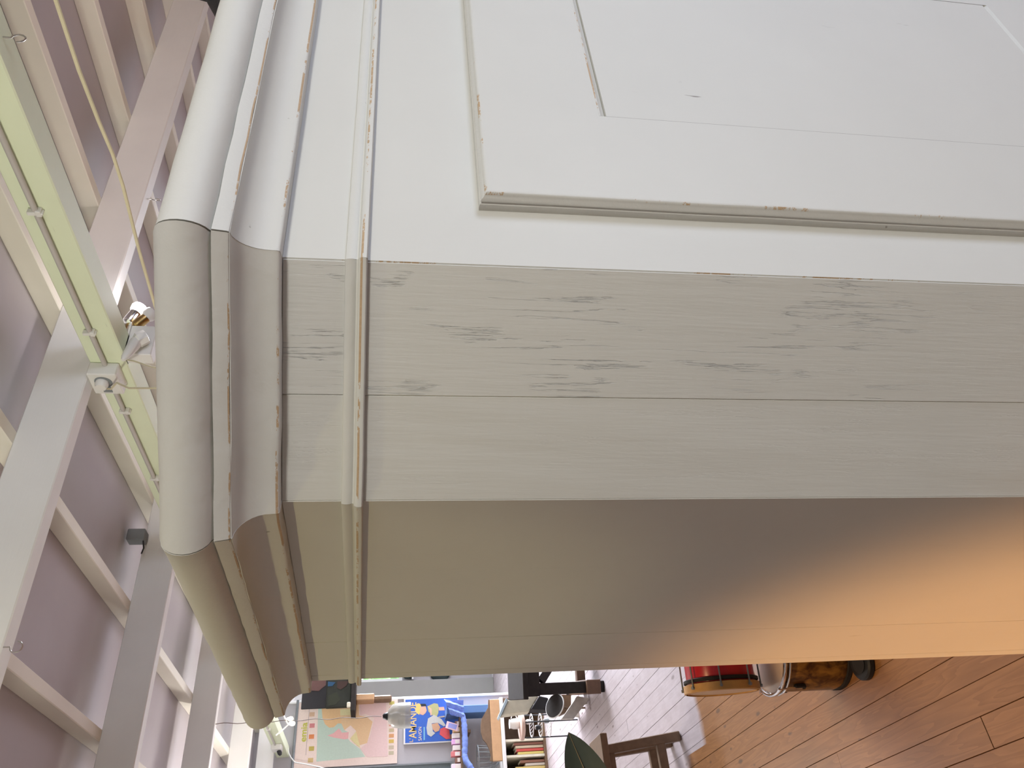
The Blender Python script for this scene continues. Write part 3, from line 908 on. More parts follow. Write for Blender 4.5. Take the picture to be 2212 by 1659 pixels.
# ------------------------------------------------------------------ pendant
pn = thing('pendant_lamp', 'bell-shaped milky glass pendant lamp on a twisted cord', 'lamp', (1.317, 5.5, 1.55))
MB().tube([(1.319 + 0.004 * math.sin(k * 0.9), 5.56 + 0.004 * math.cos(k * 0.9), 2.80 - k * 0.0275) for k in range(40)], 0.0022, 6).build('cord', 'brown_dark', pn)
MB().lathe([(0.010, 1.722), (0.018, 1.715), (0.026, 1.69), (0.022, 1.68)], Matrix.Translation((1.319, 5.56, 0)), 16).build('lamp_holder', 'black', pn, smooth=True)
MB().lathe([(0.022, 1.690), (0.048, 1.680), (0.072, 1.655), (0.082, 1.61), (0.084, 1.535), (0.081, 1.535), (0.079, 1.61), (0.069, 1.653), (0.046, 1.676), (0.022, 1.685)], Matrix.Translation((1.319, 5.56, 0)), 28, cap=False).build('glass_shade', 'shade_glass', pn, smooth=True)
MB().lathe([(0.012, 1.69), (0.016, 1.66), (0.026, 1.63), (0.02, 1.605), (0.004, 1.60)], Matrix.Translation((1.319, 5.56, 0)), 16).build('bulb', 'white', pn, smooth=True)

# ------------------------------------------------------------------ pictures on the partition
flat = {}


def fm(name, col):
    if name not in flat:
        flat[name] = plain('print_' + name, col, 0.7, var=0.08, scale=60)
    return flat[name]


mp = thing('wall_map', 'large pastel school wall map hanging on the far partition', 'map', (2.0, 9.08, 1.53))
MB().box(1.675, 2.335, 9.082, 9.088, 1.540, 2.615).build('sheet', fm('paper', (0.80, 0.66, 0.58)), mp)
MB().tube([(1.60, 9.07, 2.627), (2.36, 9.07, 2.627)], 0.014, 10).build('hanging_rod', 'net', mp, smooth=True)
MAPS = {'sea': ((0.50, 0.62, 0.52), [(2.335, 2.407), (1.732, 2.386), (1.755, 1.879), (1.833, 1.933), (1.917, 2.047), (1.962, 2.081), (2.01, 2.071), (2.031, 2.111), (2.101, 2.147), (2.103, 2.186), (2.067, 2.223), (2.063, 2.274), (2.103, 2.322), (2.166, 2.352), (2.335, 2.378)]),
        'north': ((0.76, 0.50, 0.26), [(2.335, 2.378), (2.166, 2.352), (2.103, 2.322), (2.063, 2.274), (2.067, 2.223), (2.103, 2.186), (2.101, 2.147), (2.247, 2.161), (2.335, 2.179)]),
        'isles': ((0.78, 0.44, 0.42), [(1.984, 2.289), (2.005, 2.226), (2.052, 2.17), (2.007, 2.135), (2.01, 2.064), (1.943, 2.067), (1.938, 2.106), (1.962, 2.223)]),
        'centre': ((0.74, 0.52, 0.30), [(2.101, 2.147), (2.031, 2.111), (2.078, 2.048), (2.019, 1.986), (1.865, 1.973), (1.89, 1.864), (2.105, 1.812), (2.159, 1.88), (2.175, 1.96), (2.329, 1.973), (2.333, 2.166), (2.171, 2.157)]),
        'yellow': ((0.72, 0.64, 0.34), [(1.942, 2.048), (2.013, 1.986), (1.845, 1.934), (1.897, 2.001)]),
        'yellow2': ((0.74, 0.66, 0.36), [(2.247, 2.168), (2.248, 2.042), (2.185, 2.04), (2.184, 2.164)]),
        'yellow3': ((0.70, 0.66, 0.36), [(2.197, 1.895), (2.207, 1.829), (2.15, 1.687), (2.125, 1.694), (2.149, 1.794)]),
        'east': ((0.76, 0.56, 0.53), [(2.329, 1.966), (2.317, 1.671), (1.746, 1.64), (1.751, 1.859), (1.839, 1.934), (1.89, 1.864), (1.981, 1.828), (2.142, 1.794), (2.191, 1.895), (2.174, 1.947)])}
for i, (k, (c, pts)) in enumerate(MAPS.items()):
    MB().poly_xz(pts, 9.0815 - 0.0002 * i, 9.082).build('printed_' + ''.join(ch for ch in k if ch.isalpha()), fm('map_' + k, c), mp)
fcol = [(0.62, 0.42, 0.28), (0.62, 0.24, 0.24), (0.68, 0.24, 0.09), (0.50, 0.40, 0.10), (0.60, 0.44, 0.20)]
for i, (x, z) in enumerate(((2.209, 2.466), (2.093, 2.457), (1.982, 2.455), (1.863, 2.446), (1.75, 2.447))):
    MB().box(x - 0.022, x + 0.022, 9.0805, 9.082, z - 0.027, z + 0.027).build('printed_flag', fm('flag%d' % i, fcol[i]), mp)
bcol = [(0.48, 0.42, 0.12), (0.66, 0.38, 0.26), (0.70, 0.42, 0.20), (0.66, 0.30, 0.20), (0.55, 0.45, 0.28), (0.66, 0.34, 0.16), (0.66, 0.46, 0.12), (0.55, 0.46, 0.34), (0.52, 0.46, 0.32)]
for i, x in enumerate((2.292, 2.234, 2.115, 2.068, 2.008, 1.952, 1.896, 1.835, 1.78)):
    MB().box(x - 0.018, x + 0.018, 9.0805, 9.082, 1.578, 1.632).build('printed_flag', fm('bflag%d' % i, bcol[i]), mp)
MB().box(1.80, 2.27, 9.081, 9.082, 2.497, 2.502).build('printed_rule', fm('rule', (0.42, 0.34, 0.32)), mp)
text_mesh('emia', 0.194, 0.062, 1.934, 2.508, 9.0815, fm('lime', (0.50, 0.50, 0.07)), 'printed_title', mp, 0.02)

ps = thing('soap_poster', "blue soap poster with yellow L'AMANDE lettering below the map", 'poster', (2.09, 9.08, 0.86))
MB().box(1.857, 2.332, 9.080, 9.088, 0.86, 1.472).build('border', 'white', ps)
MB().box(1.870, 2.320, 9.0785, 9.080, 0.87, 1.456).build('printed_field', fm('blue', (0.045, 0.13, 0.50)), ps)
YL = fm('letters', (0.80, 0.56, 0.22))
text_mesh("L'", 0.036, 0.040, 1.876, 1.372, 9.078, YL, 'lettering', ps, 0.004)
text_mesh('AMANDE', 0.375, 0.082, 1.912, 1.334, 9.078, YL, 'lettering', ps, 0.008)
text_mesh('SAVON', 0.140, 0.036, 1.887, 1.277, 9.078, fm('letters2', (0.76, 0.62, 0.44)), 'lettering', ps, 0.006)
POST = [('hair', (0.82, 0.56, 0.16), [(2.174, 1.334), (2.252, 1.341), (2.277, 1.32), (2.269, 1.286), (2.236, 1.28), (2.153, 1.301)]),
        ('hat', (0.03, 0.035, 0.04), [(2.269, 1.293), (2.267, 1.232), (2.24, 1.218), (2.243, 1.28)]),
        ('face', (0.76, 0.42, 0.28), [(2.237, 1.293), (2.241, 1.232), (2.195, 1.219), (2.169, 1.233), (2.148, 1.26), (2.159, 1.294)]),
        ('dress', (0.46, 0.44, 0.20), [(2.24, 1.212), (2.269, 1.136), (2.261, 1.095), (2.228, 1.085), (2.163, 1.09), (2.119, 1.111), (2.14, 1.152), (2.181, 1.199)]),
        ('leg', (0.74, 0.42, 0.28), [(2.225, 1.085), (2.226, 1.027), (2.189, 1.018), (2.189, 1.083)]),
        ('arm', (0.76, 0.46, 0.32), [(2.239, 1.205), (2.212, 1.164), (2.141, 1.165), (2.141, 1.179), (2.2, 1.185)]),
        ('cap', (0.56, 0.55, 0.50), [(2.11, 1.206), (2.146, 1.138), (2.098, 1.057), (2.032, 1.012), (2.02, 1.032), (2.061, 1.099), (2.058, 1.166), (1.975, 1.154), (1.955, 1.128), (1.92, 1.175), (1.946, 1.215), (2.016, 1.224)]),
        ('face', (0.62, 0.36, 0.22), [(2.051, 1.167), (2.061, 1.099), (2.015, 1.073), (1.978, 1.087), (1.964, 1.128), (1.994, 1.154)]),
        ('shirt', (0.72, 0.10, 0.11), [(1.996, 1.073), (2.013, 1.026), (1.979, 0.972), (1.891, 0.968), (1.887, 1.009), (1.94, 1.081)]),
        ('skirt', (0.36, 0.18, 0.12), [(1.935, 0.974), (1.933, 0.926), (1.883, 0.928), (1.885, 0.968)]),
        ('stick', (0.50, 0.40, 0.30), [(2.125, 1.091), (2.138, 0.961), (2.122, 0.961), (2.112, 1.09)]),
        ('line', (0.20, 0.48, 0.66), [(2.024, 1.256), (2.023, 1.242), (1.888, 1.242), (1.889, 1.257)])]
for i, (k, c, pts) in enumerate(POST):
    MB().poly_xz(pts, 9.078 - 0.0002 * i, 9.0785).build('printed_' + k, fm('p%d' % i, c), ps)
db = thing('notice_board', 'muted teal board hanging on the partition beside the map', 'board', (1.44, 9.06, 0.95))
MB().box(1.22, 1.645, 9.072, 9.095, 0.97, 2.27).build('panel', fm('tealboard', (0.16, 0.20, 0.21)), db)
for x0, x1, z0, z1 in ((1.20, 1.66, 2.27, 2.29), (1.20, 1.66, 0.95, 0.97), (1.20, 1.22, 0.97, 2.27), (1.645, 1.66, 0.97, 2.27)):
    MB().box(x0, x1, 9.06, 9.095, z0, z1).build('frame', 'net', db)
# ------------------------------------------------------------------ small wall shelf with pictures
ws = thing('wall_shelf', 'short dark wooden shelf on a bracket in front of the map edge', 'shelf', (2.31, 8.90, 1.60))
MB().box(2.147, 2.60, 8.74, 9.085, 1.997, 2.046).build('board', 'dark_wood', ws, bevel=0.004)
MB().box(2.290, 2.358, 8.90, 9.085, 1.80, 1.997).build('bracket', 'pine', ws, bevel=0.008)
MB().box(2.295, 2.352, 8.96, 9.085, 1.61, 1.81).build('bracket_foot', 'brown_wood', ws, bevel=0.015)
al = thing('picture_album', 'dark olive picture album standing on the small wall shelf', 'album', (2.33, 8.82, 2.046))
MB().box(2.20, 2.56, 8.80, 8.86, 2.046, 2.312).build('cover', 'olive', al, bevel=0.012, segs=2)
MB().poly_xz([(2.42, 2.30), (2.47, 2.30), (2.46, 2.22), (2.42, 2.25)], 8.797, 8.80).build('printed_patch', fm('ablue', (0.02, 0.07, 0.14)), al)
MB().poly_xz([(2.40, 2.20), (2.47, 2.20), (2.47, 2.08), (2.42, 2.10), (2.38, 2.16)], 8.797, 8.80).build('printed_patch', fm('abrown', (0.05, 0.025, 0.018)), al)
MB().poly_xz([(2.22, 2.28), (2.32, 2.29), (2.36, 2.20), (2.28, 2.16), (2.23, 2.2)], 8.797, 8.80).build('printed_patch', fm('agreen', (0.030, 0.034, 0.018)), al)
bp = thing('black_picture', 'black picture panel with pinkish print standing behind the album', 'picture', (2.38, 8.95, 2.046))
MB().box(2.232, 2.60, 8.93, 8.96, 2.046, 2.575).build('panel', 'blackmat', bp, bevel=0.003)
MB().poly_xz([(2.42, 2.50), (2.58, 2.52), (2.58, 2.33), (2.47, 2.33), (2.41, 2.40)], 8.927, 8.93).build('printed_patch', fm('apink', (0.14, 0.07, 0.06)), bp)
tag(MB().box(2.18, 2.235, 8.735, 8.775, 2.046, 2.086).build('soap_bar', 'cream', bevel=0.008), 'small cream soap bar on the end of the wall shelf', 'soap')

# ------------------------------------------------------------------ lower shelf, packets, blue scarf
ls = thing('packet_shelf', 'narrow brown wall shelf below the soap poster', 'shelf', (1.75, 8.95, 0.85))
MB().box(1.20, 2.06, 8.80, 9.09, 0.862, 0.882).build('board', 'brown_wood', ls, bevel=0.003)
for x in (1.35, 1.9):
    MB().box(x, x + 0.03, 8.86, 9.09, 0.76, 0.862).build('bracket', 'brown_wood', ls)
pk = [(1.985, 0.05, 0.05, (0.30, 0.18, 0.12), 'brown'), (1.925, 0.05, 0.075, (0.75, 0.50, 0.25), 'orange'), (1.865, 0.05, 0.085, (0.80, 0.74, 0.70), 'white'), (1.805, 0.05, 0.09, (0.76, 0.42, 0.70), 'pink'),
      (1.745, 0.05, 0.08, (0.78, 0.70, 0.66), 'cream'), (1.685, 0.05, 0.10, (0.66, 0.20, 0.20), 'red'), (1.625, 0.05, 0.06, (0.26, 0.14, 0.10), 'chocolate'), (1.565, 0.05, 0.10, (0.80, 0.66, 0.74), 'pale pink'), (1.505, 0.05, 0.11, (0.82, 0.78, 0.72), 'ivory')]
for x, wd, h, c, nm in pk:
    t = thing('soap_packet', nm + ' soap packet in the row on the narrow shelf', 'packet', (x, 8.85, 0.882), 'packets on the narrow shelf')
    MB().box(x - wd / 2, x + wd / 2, 8.815, 8.875, 0.882, 0.882 + h).build('carton', fm('pk' + nm, c), t, bevel=0.003)
    MB().box(x - wd / 2 + 0.006, x + wd / 2 - 0.006, 8.813, 8.815, 0.89, 0.882 + h * 0.6).build('paper_label', fm('pkl', (0.8, 0.72, 0.66)), t)
cdp = thing('price_card', 'pink card with a blue-violet panel leaning against the soap poster', 'card', (1.955, 8.79, 0.89))
u = Vector((0.30, 0, 0.95)).normalized(); vv = Vector((0.95, 0, -0.30)).normalized()
c0 = Vector((1.955, 8.795, 0.966))
MB().obox(c0, vv * 0.036, Vector((0, 0.003, 0)), u * 0.066).build('card', fm('cardpink', (0.78, 0.55, 0.58)), cdp, bevel=0.002)
MB().obox(c0 + Vector((0, -0.0035, -0.004)), vv * 0.024, Vector((0, 0.001, 0)), u * 0.046).build('printed_panel', fm('cardblue', (0.30, 0.32, 0.66)), cdp)
sc = thing('blue_scarf', 'blue knitted scarf draped along the narrow shelf edge', 'scarf', (1.8, 8.77, 0.80))
rnd = random.Random(3)
pts = [(2.075, 8.775, 0.872), (2.04, 8.765, 0.846), (1.95, 8.76, 0.838), (1.85, 8.76, 0.835), (1.75, 8.76, 0.838), (1.66, 8.76, 0.846), (1.60, 8.755, 0.835), (1.55, 8.75, 0.80), (1.50, 8.75, 0.765), (1.44, 8.75, 0.74)]
fine = []
for i in range(len(pts) - 1):
    for k in range(5):
        a = Vector(pts[i]); b_ = Vector(pts[i + 1]); fine.append(a.lerp(b_, k / 5))
fine.append(Vector(pts[-1]))
MB().tube(fine, [0.030 + rnd.uniform(-0.004, 0.004) for _ in fine], 10).build('rolled_length', 'blue', sc, smooth=True)
nx_, nz_ = 16, 12
mbd = MB(); vs = []
for j in range(nz_ + 1):
    for i in range(nx_ + 1):
        s_ = i / nx_; t_ = j / nz_
        x = 2.03 + 0.17 * s_ + 0.03 * (1 - t_) ; z = 1.05 - 0.21 * t_ - 0.07 * (1 - s_) * (1 - t_)
        y = 8.745 + 0.018 * math.sin(s_ * 14 + t_ * 3) + 0.006 * math.sin(t_ * 17)
        vs.append((x, y, z))
fs = [(j * (nx_ + 1) + i, j * (nx_ + 1) + i + 1, (j + 1) * (nx_ + 1) + i + 1, (j + 1) * (nx_ + 1) + i) for j in range(nz_) for i in range(nx_)]
back = [(x, y + 0.008, z) for x, y, z in vs]
no = len(vs)
mbd.add(vs + back, fs + [tuple(no + k for k in reversed(f)) for f in fs])
mbd.build('hanging_end', 'blue', sc, smooth=True)
bb = thing('blue_box', 'deep blue box standing behind the hanging end of the scarf', 'box', (2.145, 8.95, 0.472))
MB().box(2.085, 2.165, 8.80, 9.07, 0.472, 1.00).build('carton', fm('bluebox', (0.10, 0.20, 0.42)), bb, bevel=0.004)
MB().box(2.083, 2.167, 8.798, 9.072, 1.00, 1.02).build('lid', fm('bluelid', (0.08, 0.16, 0.36)), bb, bevel=0.003)
nb = thing('wire_basket', 'grey wire net basket on the low sideboard', 'basket', (1.62, 8.83, 0.475))
for k in range(16):
    a = 2 * math.pi * k / 16
    MB().tube([(1.62 + r * math.cos(a), 8.83 + r * math.sin(a) * 0.8, z) for r, z in ((0.05, 0.480), (0.10, 0.52), (0.13, 0.60), (0.14, 0.70))], 0.003, 5).build('wire', 'net', nb)
for r, z in ((0.05, 0.480), (0.12, 0.56), (0.14, 0.70)):
    MB().tube([(1.62 + r * math.cos(a), 8.83 + r * 0.8 * math.sin(a), z) for a in [2 * math.pi * k / 24 for k in range(24)]], 0.004, 5, closed=True).build('ring', 'net', nb)

# low sideboard with open compartments, and the shaped pine rail on it
sb = thing('sideboard', 'low brown open sideboard with cream dividers against the partition', 'sideboard', (1.7, 8.8, 0))
MB().box(1.10, 2.17, 8.55, 9.07, 0.435, 0.472).build('top', 'white', sb, bevel=0.004)
MB().box(1.10, 2.17, 9.04, 9.07, 0.03, 0.435).build('back_panel', 'brown_wood', sb)
MB().box(1.10, 2.17, 8.58, 9.04, 0.0, 0.03).build('bottom', 'brown_wood', sb)
MB().box(2.13, 2.165, 8.58, 9.04, 0.03, 0.435).build('side', 'brown_wood', sb)
for x in (1.728, 1.575, 1.40, 1.11):
    MB().box(x, x + 0.022, 8.57, 9.04, 0.03, 0.435).build('divider', 'cream', sb)
rl = thing('pine_rail', 'tan pine rail with a scalloped crest standing on the low sideboard', 'rail', (1.86, 8.6, 0.472))
MB().box(1.552, 2.158, 8.575, 8.62, 0.472, 0.574).build('rail', 'pine', rl, bevel=0.004)
MB().poly_xz([(2.158, 0.574), (2.158, 0.586), (2.08, 0.594), (2.02, 0.635), (1.97, 0.668), (1.90, 0.682), (1.83, 0.682), (1.77, 0.668), (1.72, 0.628), (1.66, 0.602), (1.60, 0.592), (1.56, 0.606), (1.552, 0.574)], 8.585, 8.61).build('crest', 'brown_wood', rl)
rb = random.Random(5)
bc = [(0.62, 0.50, 0.16), (0.62, 0.10, 0.08), (0.72, 0.62, 0.44), (0.30, 0.14, 0.10), (0.60, 0.16, 0.22), (0.70, 0.55, 0.2), (0.72, 0.66, 0.55), (0.35, 0.18, 0.12)]
for i in range(8):
    comp = 1.60 if i < 4 else 1.43
    x = comp + 0.005 + (i % 4) * 0.03
    h = 0.20 + rb.random() * 0.12
    nm = ['yellow', 'red', 'cream', 'brown', 'crimson', 'mustard', 'ivory', 'chestnut'][i]
    t = thing('book', nm + ' book standing in the sideboard ' + ('compartment nearer the middle' if i < 4 else 'compartment nearer its end'), 'book', (x, 8.65, 0.03), 'books in the sideboard')
    MB().box(x, x + 0.024, 8.60, 8.76, 0.03, 0.03 + h).build('cover', fm('book%d' % i, bc[i]), t, bevel=0.002)
    MB().box(x + 0.003, x + 0.021, 8.604, 8.757, 0.0305 + h, 0.032 + h).build('pages', 'cream', t)

# ------------------------------------------------------------------ round side table with wire shelves
tb_ = thing('side_table', 'small round table with thin black legs and wire shelves', 'table', (1.57, 7.20, 0))
MB().lathe([(0.10, 0.472), (0.118, 0.478), (0.118, 0.500), (0.112, 0.506)], Matrix.Translation((1.575, 7.20, 0)), 28).build('top', fm('pinkwood', (0.66, 0.47, 0.40)), tb_, smooth=True)
for dx, dy in ((-0.085, 0.075), (0.005, -0.115), (0.10, 0.06)):
    MB().tube([(1.575 + dx * 0.85, 7.2 + dy * 0.85, 0.475), (1.575 + dx, 7.2 + dy, 0.44), (1.575 + dx, 7.2 + dy, 0.0)], 0.006, 8).build('leg', 'black', tb_, smooth=True)
for z in (0.40, 0.32, 0.24):
    sh = MB().tube([(1.575 + 0.095 * math.cos(a), 7.2 + 0.095 * math.sin(a), z) for a in [2 * math.pi * k / 20 for k in range(20)]], 0.004, 6, closed=True).build('wire_shelf', 'white', tb_)
    for k in range(-3, 4):
        d = 0.027 * k; q = math.sqrt(max(0, 0.095 ** 2 - d * d))
        MB().tube([(1.575 + d, 7.2 - q, z), (1.575 + d, 7.2 + q, z)], 0.003, 5).build('wire', 'white', sh)
for i, (x, y, z, nm, mt) in enumerate(((1.60, 7.17, 0.404, 'white', 'white'), (1.55, 7.17, 0.324, 'dark', 'black'), (1.60, 7.16, 0.244, 'grey', 'net'))):
    t = thing('small_pot', nm + ' little pot on a wire shelf of the round table', 'pot', (x, y, z), 'pots on the wire shelves')
    MB().lathe([(0.015, z), (0.020, z + 0.01), (0.022, z + 0.035), (0.018, z + 0.045)], Matrix.Translation((x, y, 0)), 14).build('body', mt, t, smooth=True)
    MB().lathe([(0.018, z + 0.045), (0.017, z + 0.052), (0.004, z + 0.056)], Matrix.Translation((x, y, 0)), 12).build('lid', 'steel', t, smooth=True)
jp = thing('white_jug', 'white jug standing on the small round table', 'jug', (1.60, 7.22, 0.506))
MB().lathe([(0.035, 0.506), (0.045, 0.52), (0.044, 0.56), (0.036, 0.585), (0.040, 0.595)], Matrix.Translation((1.60, 7.22, 0)), 22).build('body', 'white', jp, smooth=True)
MB().tube([(1.64, 7.20, 0.58), (1.665, 7.19, 0.57), (1.665, 7.19, 0.54), (1.645, 7.2, 0.525)], 0.005, 7).build('handle', 'white', jp, smooth=True)

# ------------------------------------------------------------------ dark table, folding chair, tray
dt = thing('dark_table', 'dark stained wooden table with square legs by the cupboard edge', 'table', (1.515, 6.07, 0))
dt.rotation_euler = (0, 0, math.radians(-14))
MB().box(1.515, 2.45, 6.07, 6.83, 0.615, 0.655).build('top', 'dark_wood', dt, bevel=0.005)
MB().box(1.535, 2.43, 6.09, 6.12, 0.520, 0.615).build('apron', 'dark_wood', dt, bevel=0.002)
MB().box(1.535, 1.565, 6.12, 6.80, 0.520, 0.615).build('apron', 'dark_wood', dt, bevel=0.002)
for x in (1.545, 2.34):
    for y in (6.10, 6.72):
        MB().box(x, x + 0.085, y, y + 0.085, 0.0, 0.52).build('leg', 'dark_wood', dt, bevel=0.004)
MB().box(1.535, 1.64, 6.06, 6.81, 0.04, 0.15).build('stretcher', 'brown_dark', dt, bevel=0.004)
MB().box(1.64, 2.34, 6.45, 6.52, 0.06, 0.13).build('stretcher', 'brown_dark', dt, bevel=0.004)
MB().bar((1.64, 6.14, 0.50), (2.05, 6.48, 0.13), 0.06, 0.03).build('brace', 'dark_wood', dt)
fc = thing('folding_chair', 'cream padded folding chair with pale slanting legs beside the dark table', 'chair', (1.62, 6.9, 0))
MB().poly_xz([(1.603, 0.71), (1.726, 0.641), (1.761, 0.362), (1.623, 0.466)], 6.90, 7.00).build('backrest', 'cream', fc, bevel=0.008, segs=2)
MB().poly_xz([(1.585, 0.722), (1.600, 0.735), (1.740, 0.660), (1.726, 0.643)], 6.89, 7.01).build('blue_edge', 'lblue', fc)
MB().poly_xz([(1.631, 0.46), (1.74, 0.374), (1.722, 0.297), (1.619, 0.282)], 6.86, 6.99).build('seat', 'blackmat', fc, bevel=0.006)
MB().poly_xz([(1.475, 0.266), (1.471, 0.162), (1.629, 0.002), (1.648, 0.111)], 6.56, 6.60).build('leg', 'palewood', fc, bevel=0.003)
MB().poly_xz([(1.70, 0.40), (1.75, 0.40), (1.64, 0.0), (1.585, 0.0)], 7.00, 7.04).build('leg', 'palewood', fc, bevel=0.003)
MB().bar((1.66, 7.0, 0.07), (1.60, 6.60, 0.05), 0.05, 0.03).build('strut', 'palewood', fc)
MB().poly_xz([(1.746, 0.19), (1.742, 0.085), (1.612, 0.10), (1.575, 0.206)], 6.87, 6.93).build('foot_panel', 'brown_wood', fc, bevel=0.003)
ty = thing('round_tray', 'round dark tray with a white rim leaning by the folding chair', 'tray', (1.61, 6.70, 0.0))
M = Matrix.Translation((1.615, 6.72, 0.272)) @ Matrix.Rotation(math.radians(38), 4, 'X') @ Matrix.Rotation(math.radians(12), 4, 'Y')
MB().lathe([(0.088, 0.0), (0.096, 0.004), (0.094, 0.012), (0.02, 0.010)], M, 30).build('plate', 'dark_wood', ty, smooth=True)
MB().tube([M @ Vector((0.097 * math.cos(a), 0.097 * math.sin(a), 0.003)) for a in [2 * math.pi * k / 36 for k in range(36)]], 0.006, 7, closed=True).build('rim', 'white', ty, smooth=True)
MB().tube([(1.615, 6.74, 0.265), (1.60, 6.76, 0.15), (1.60, 6.76, 0.0)], 0.008, 8).build('stand', 'brown_wood', ty)

# things on the far window sill and under it
for i, (x, h, r, nm, mt) in enumerate(((3.47, 0.10, 0.035, 'dark glass', 'teal'), (3.56, 0.07, 0.04, 'white', 'white'), (3.67, 0.12, 0.035, 'blue-grey', 'net'))):
    t = thing('sill_jar', nm + ' jar on the sill of the far window', 'jar', (x, YF - 0.03, 1.40 - 0.14), 'jars by the far window')
    MB().lathe([(r * 0.8, 1.26), (r, 1.27), (r, 1.26 + h), (r * 0.6, 1.28 + h)], Matrix.Translation((x, YF - 0.06, 0)), 16).build('body', mt, t, smooth=True)
    MB().lathe([(r * 0.62, 1.28 + h), (r * 0.62, 1.30 + h), (r * 0.2, 1.305 + h)], Matrix.Translation((x, YF - 0.06, 0)), 14).build('lid', 'steel', t)
lsf = thing('sill_ledge', 'narrow white ledge below the far window', 'ledge', (4.4, YF - 0.06, 1.23))
MB().box(3.41, 5.5, YF - 0.12, YF, 1.235, 1.26).build('board', 'white', lsf, bevel=0.003)
for x in (3.6, 4.5, 5.3):
    MB().box(x, x + 0.03, YF - 0.10, YF, 1.16, 1.235).build('bracket', 'white', lsf)
pn2 = thing('hanging_pan', 'dark green pan hanging on the wall under the far window', 'pan', (3.52, YF - 0.05, 0.80))
M = Matrix.Translation((3.53, YF - 0.012, 0.82)) @ Matrix.Rotation(math.pi / 2, 4, 'X')
MB().lathe([(0.155, 0.0), (0.16, 0.02), (0.12, 0.06), (0.02, 0.07)], M, 26).build('bowl', 'teal', pn2, smooth=True)
MB().bar((3.53, YF - 0.02, 0.97), (3.53, YF - 0.02, 1.16), 0.02, 0.012).build('handle', 'black', pn2)

# ------------------------------------------------------------------ stool
st = thing('stool', 'brown wooden milking stool with splayed legs on the pale grey boards', 'stool', (0.68, 4.72, 0))
MB().box(0.38, 0.95, 4.60, 4.88, 0.452, 0.492).build('seat', 'brown_wood', st, bevel=0.004)
MB().box(0.42, 0.90, 4.66, 4.70, 0.405, 0.452).build('apron', 'brown_wood', st, bevel=0.002)
for sx, sy in ((1, -1), (1, 1), (-1, -1), (-1, 1)):
    MB().bar((0.665 + 0.205 * sx, 4.735 + 0.06 * sy, 0.452), (0.665 + 0.255 * sx, 4.735 + 0.085 * sy, 0.002), 0.052, 0.046).build('leg', 'brown_wood', st, bevel=0.004)
for sy in (-1, 1):
    MB().box(0.42, 0.905, 4.735 + 0.079 * sy - 0.018, 4.735 + 0.079 * sy + 0.018, 0.100, 0.150).build('rung', 'brown_wood', st, bevel=0.003)

# ------------------------------------------------------------------ rubber plant whose leaf reaches into view
rp = thing('rubber_plant', 'dark glossy rubber plant with one pointed leaf in front of the stool', 'plant', (0.16, 2.62, 0))
MB().lathe([(0.10, 0.0), (0.12, 0.02), (0.15, 0.26), (0.16, 0.27), (0.16, 0.30), (0.145, 0.30)], Matrix.Translation((0.16, 2.62, 0)), 24).build('pot', 'terracotta', rp, smooth=True)
MB().lathe([(0.02, 0.27), (0.14, 0.275), (0.14, 0.28), (0.02, 0.285)], Matrix.Translation((0.16, 2.62, 0)), 20).build('soil', 'soil', rp)
MB().tube([(0.16, 2.62, 0.27), (0.165, 2.62, 0.6), (0.155, 2.62, 0.95), (0.16, 2.62, 1.22)], [0.016, 0.013, 0.010, 0.006], 10).build('stem', 'brown_wood', rp, smooth=True)


def leaf(base, tip, up, wid, droop=0.03):
    base = Vector(base); tip = Vector(tip); d = tip - base; L = d.length; d.normalize()
    up = Vector(up); side = d.cross(up).normalized(); nrm = side.cross(d).normalized()
    n_ = 18; vs = []
    prof = lambda t: wid * (math.sin(math.pi * min(1, t * 1.02) ** 0.85) ** 0.62) * (1 - 0.12 * t) if t < 0.955 else wid * 0.10 * (1 - t) / 0.045
    mids = []
    for i in range(n_ + 1):
        t = i / n_
        c = base + d * L * t + nrm * (droop * math.sin(math.pi * t))
        wv = max(0.0006, prof(t))
        mids.append(c)
        for s_, k in ((-1, 0.010), (-0.5, 0.004), (0, -0.0015), (0.5, 0.004), (1, 0.010)):
            vs.append(c + side * wv * s_ + nrm * (k * wv / wid))
    fs = [(i * 5 + j, i * 5 + j + 1, (i + 1) * 5 + j + 1, (i + 1) * 5 + j) for i in range(n_) for j in range(4)]
    no = len(vs)
    bk = [v - nrm * 0.0012 for v in vs]
    o = MB().add(vs + bk, fs + [tuple(no + k for k in reversed(f)) for f in fs]).build('leaf', 'leaf', rp, smooth=True)
    MB().tube([c + nrm * 0.0004 for c in mids], [0.0026 * (1 - 0.75 * i / n_) for i in range(n_ + 1)], 6).build('midrib', 'vein', o, smooth=True)
    MB().tube([Vector((0.16, 2.62, base.z - 0.02)), base], 0.003, 6).build('leaf_stalk', 'vein', rp)


leaf((0.262, 2.60, 1.040), (0.543, 2.60, 1.143), (-0.25, -0.94, 0.30), 0.072)
leaf((0.10, 2.70, 1.10), (-0.12, 2.86, 1.22), (0, 0, 1), 0.065)
leaf((0.10, 2.55, 0.95), (-0.10, 2.36, 1.0), (0, 0, 1), 0.065)
leaf((0.20, 2.70, 0.80), (0.22, 2.98, 0.84), (0, 0, 1), 0.06)
leaf((0.12, 2.66, 0.65), (-0.14, 2.74, 0.70), (0, 0, 1), 0.065)
leaf((0.15, 2.64, 1.22), (0.10, 2.66, 1.48), (0.3, -1, 0), 0.05)

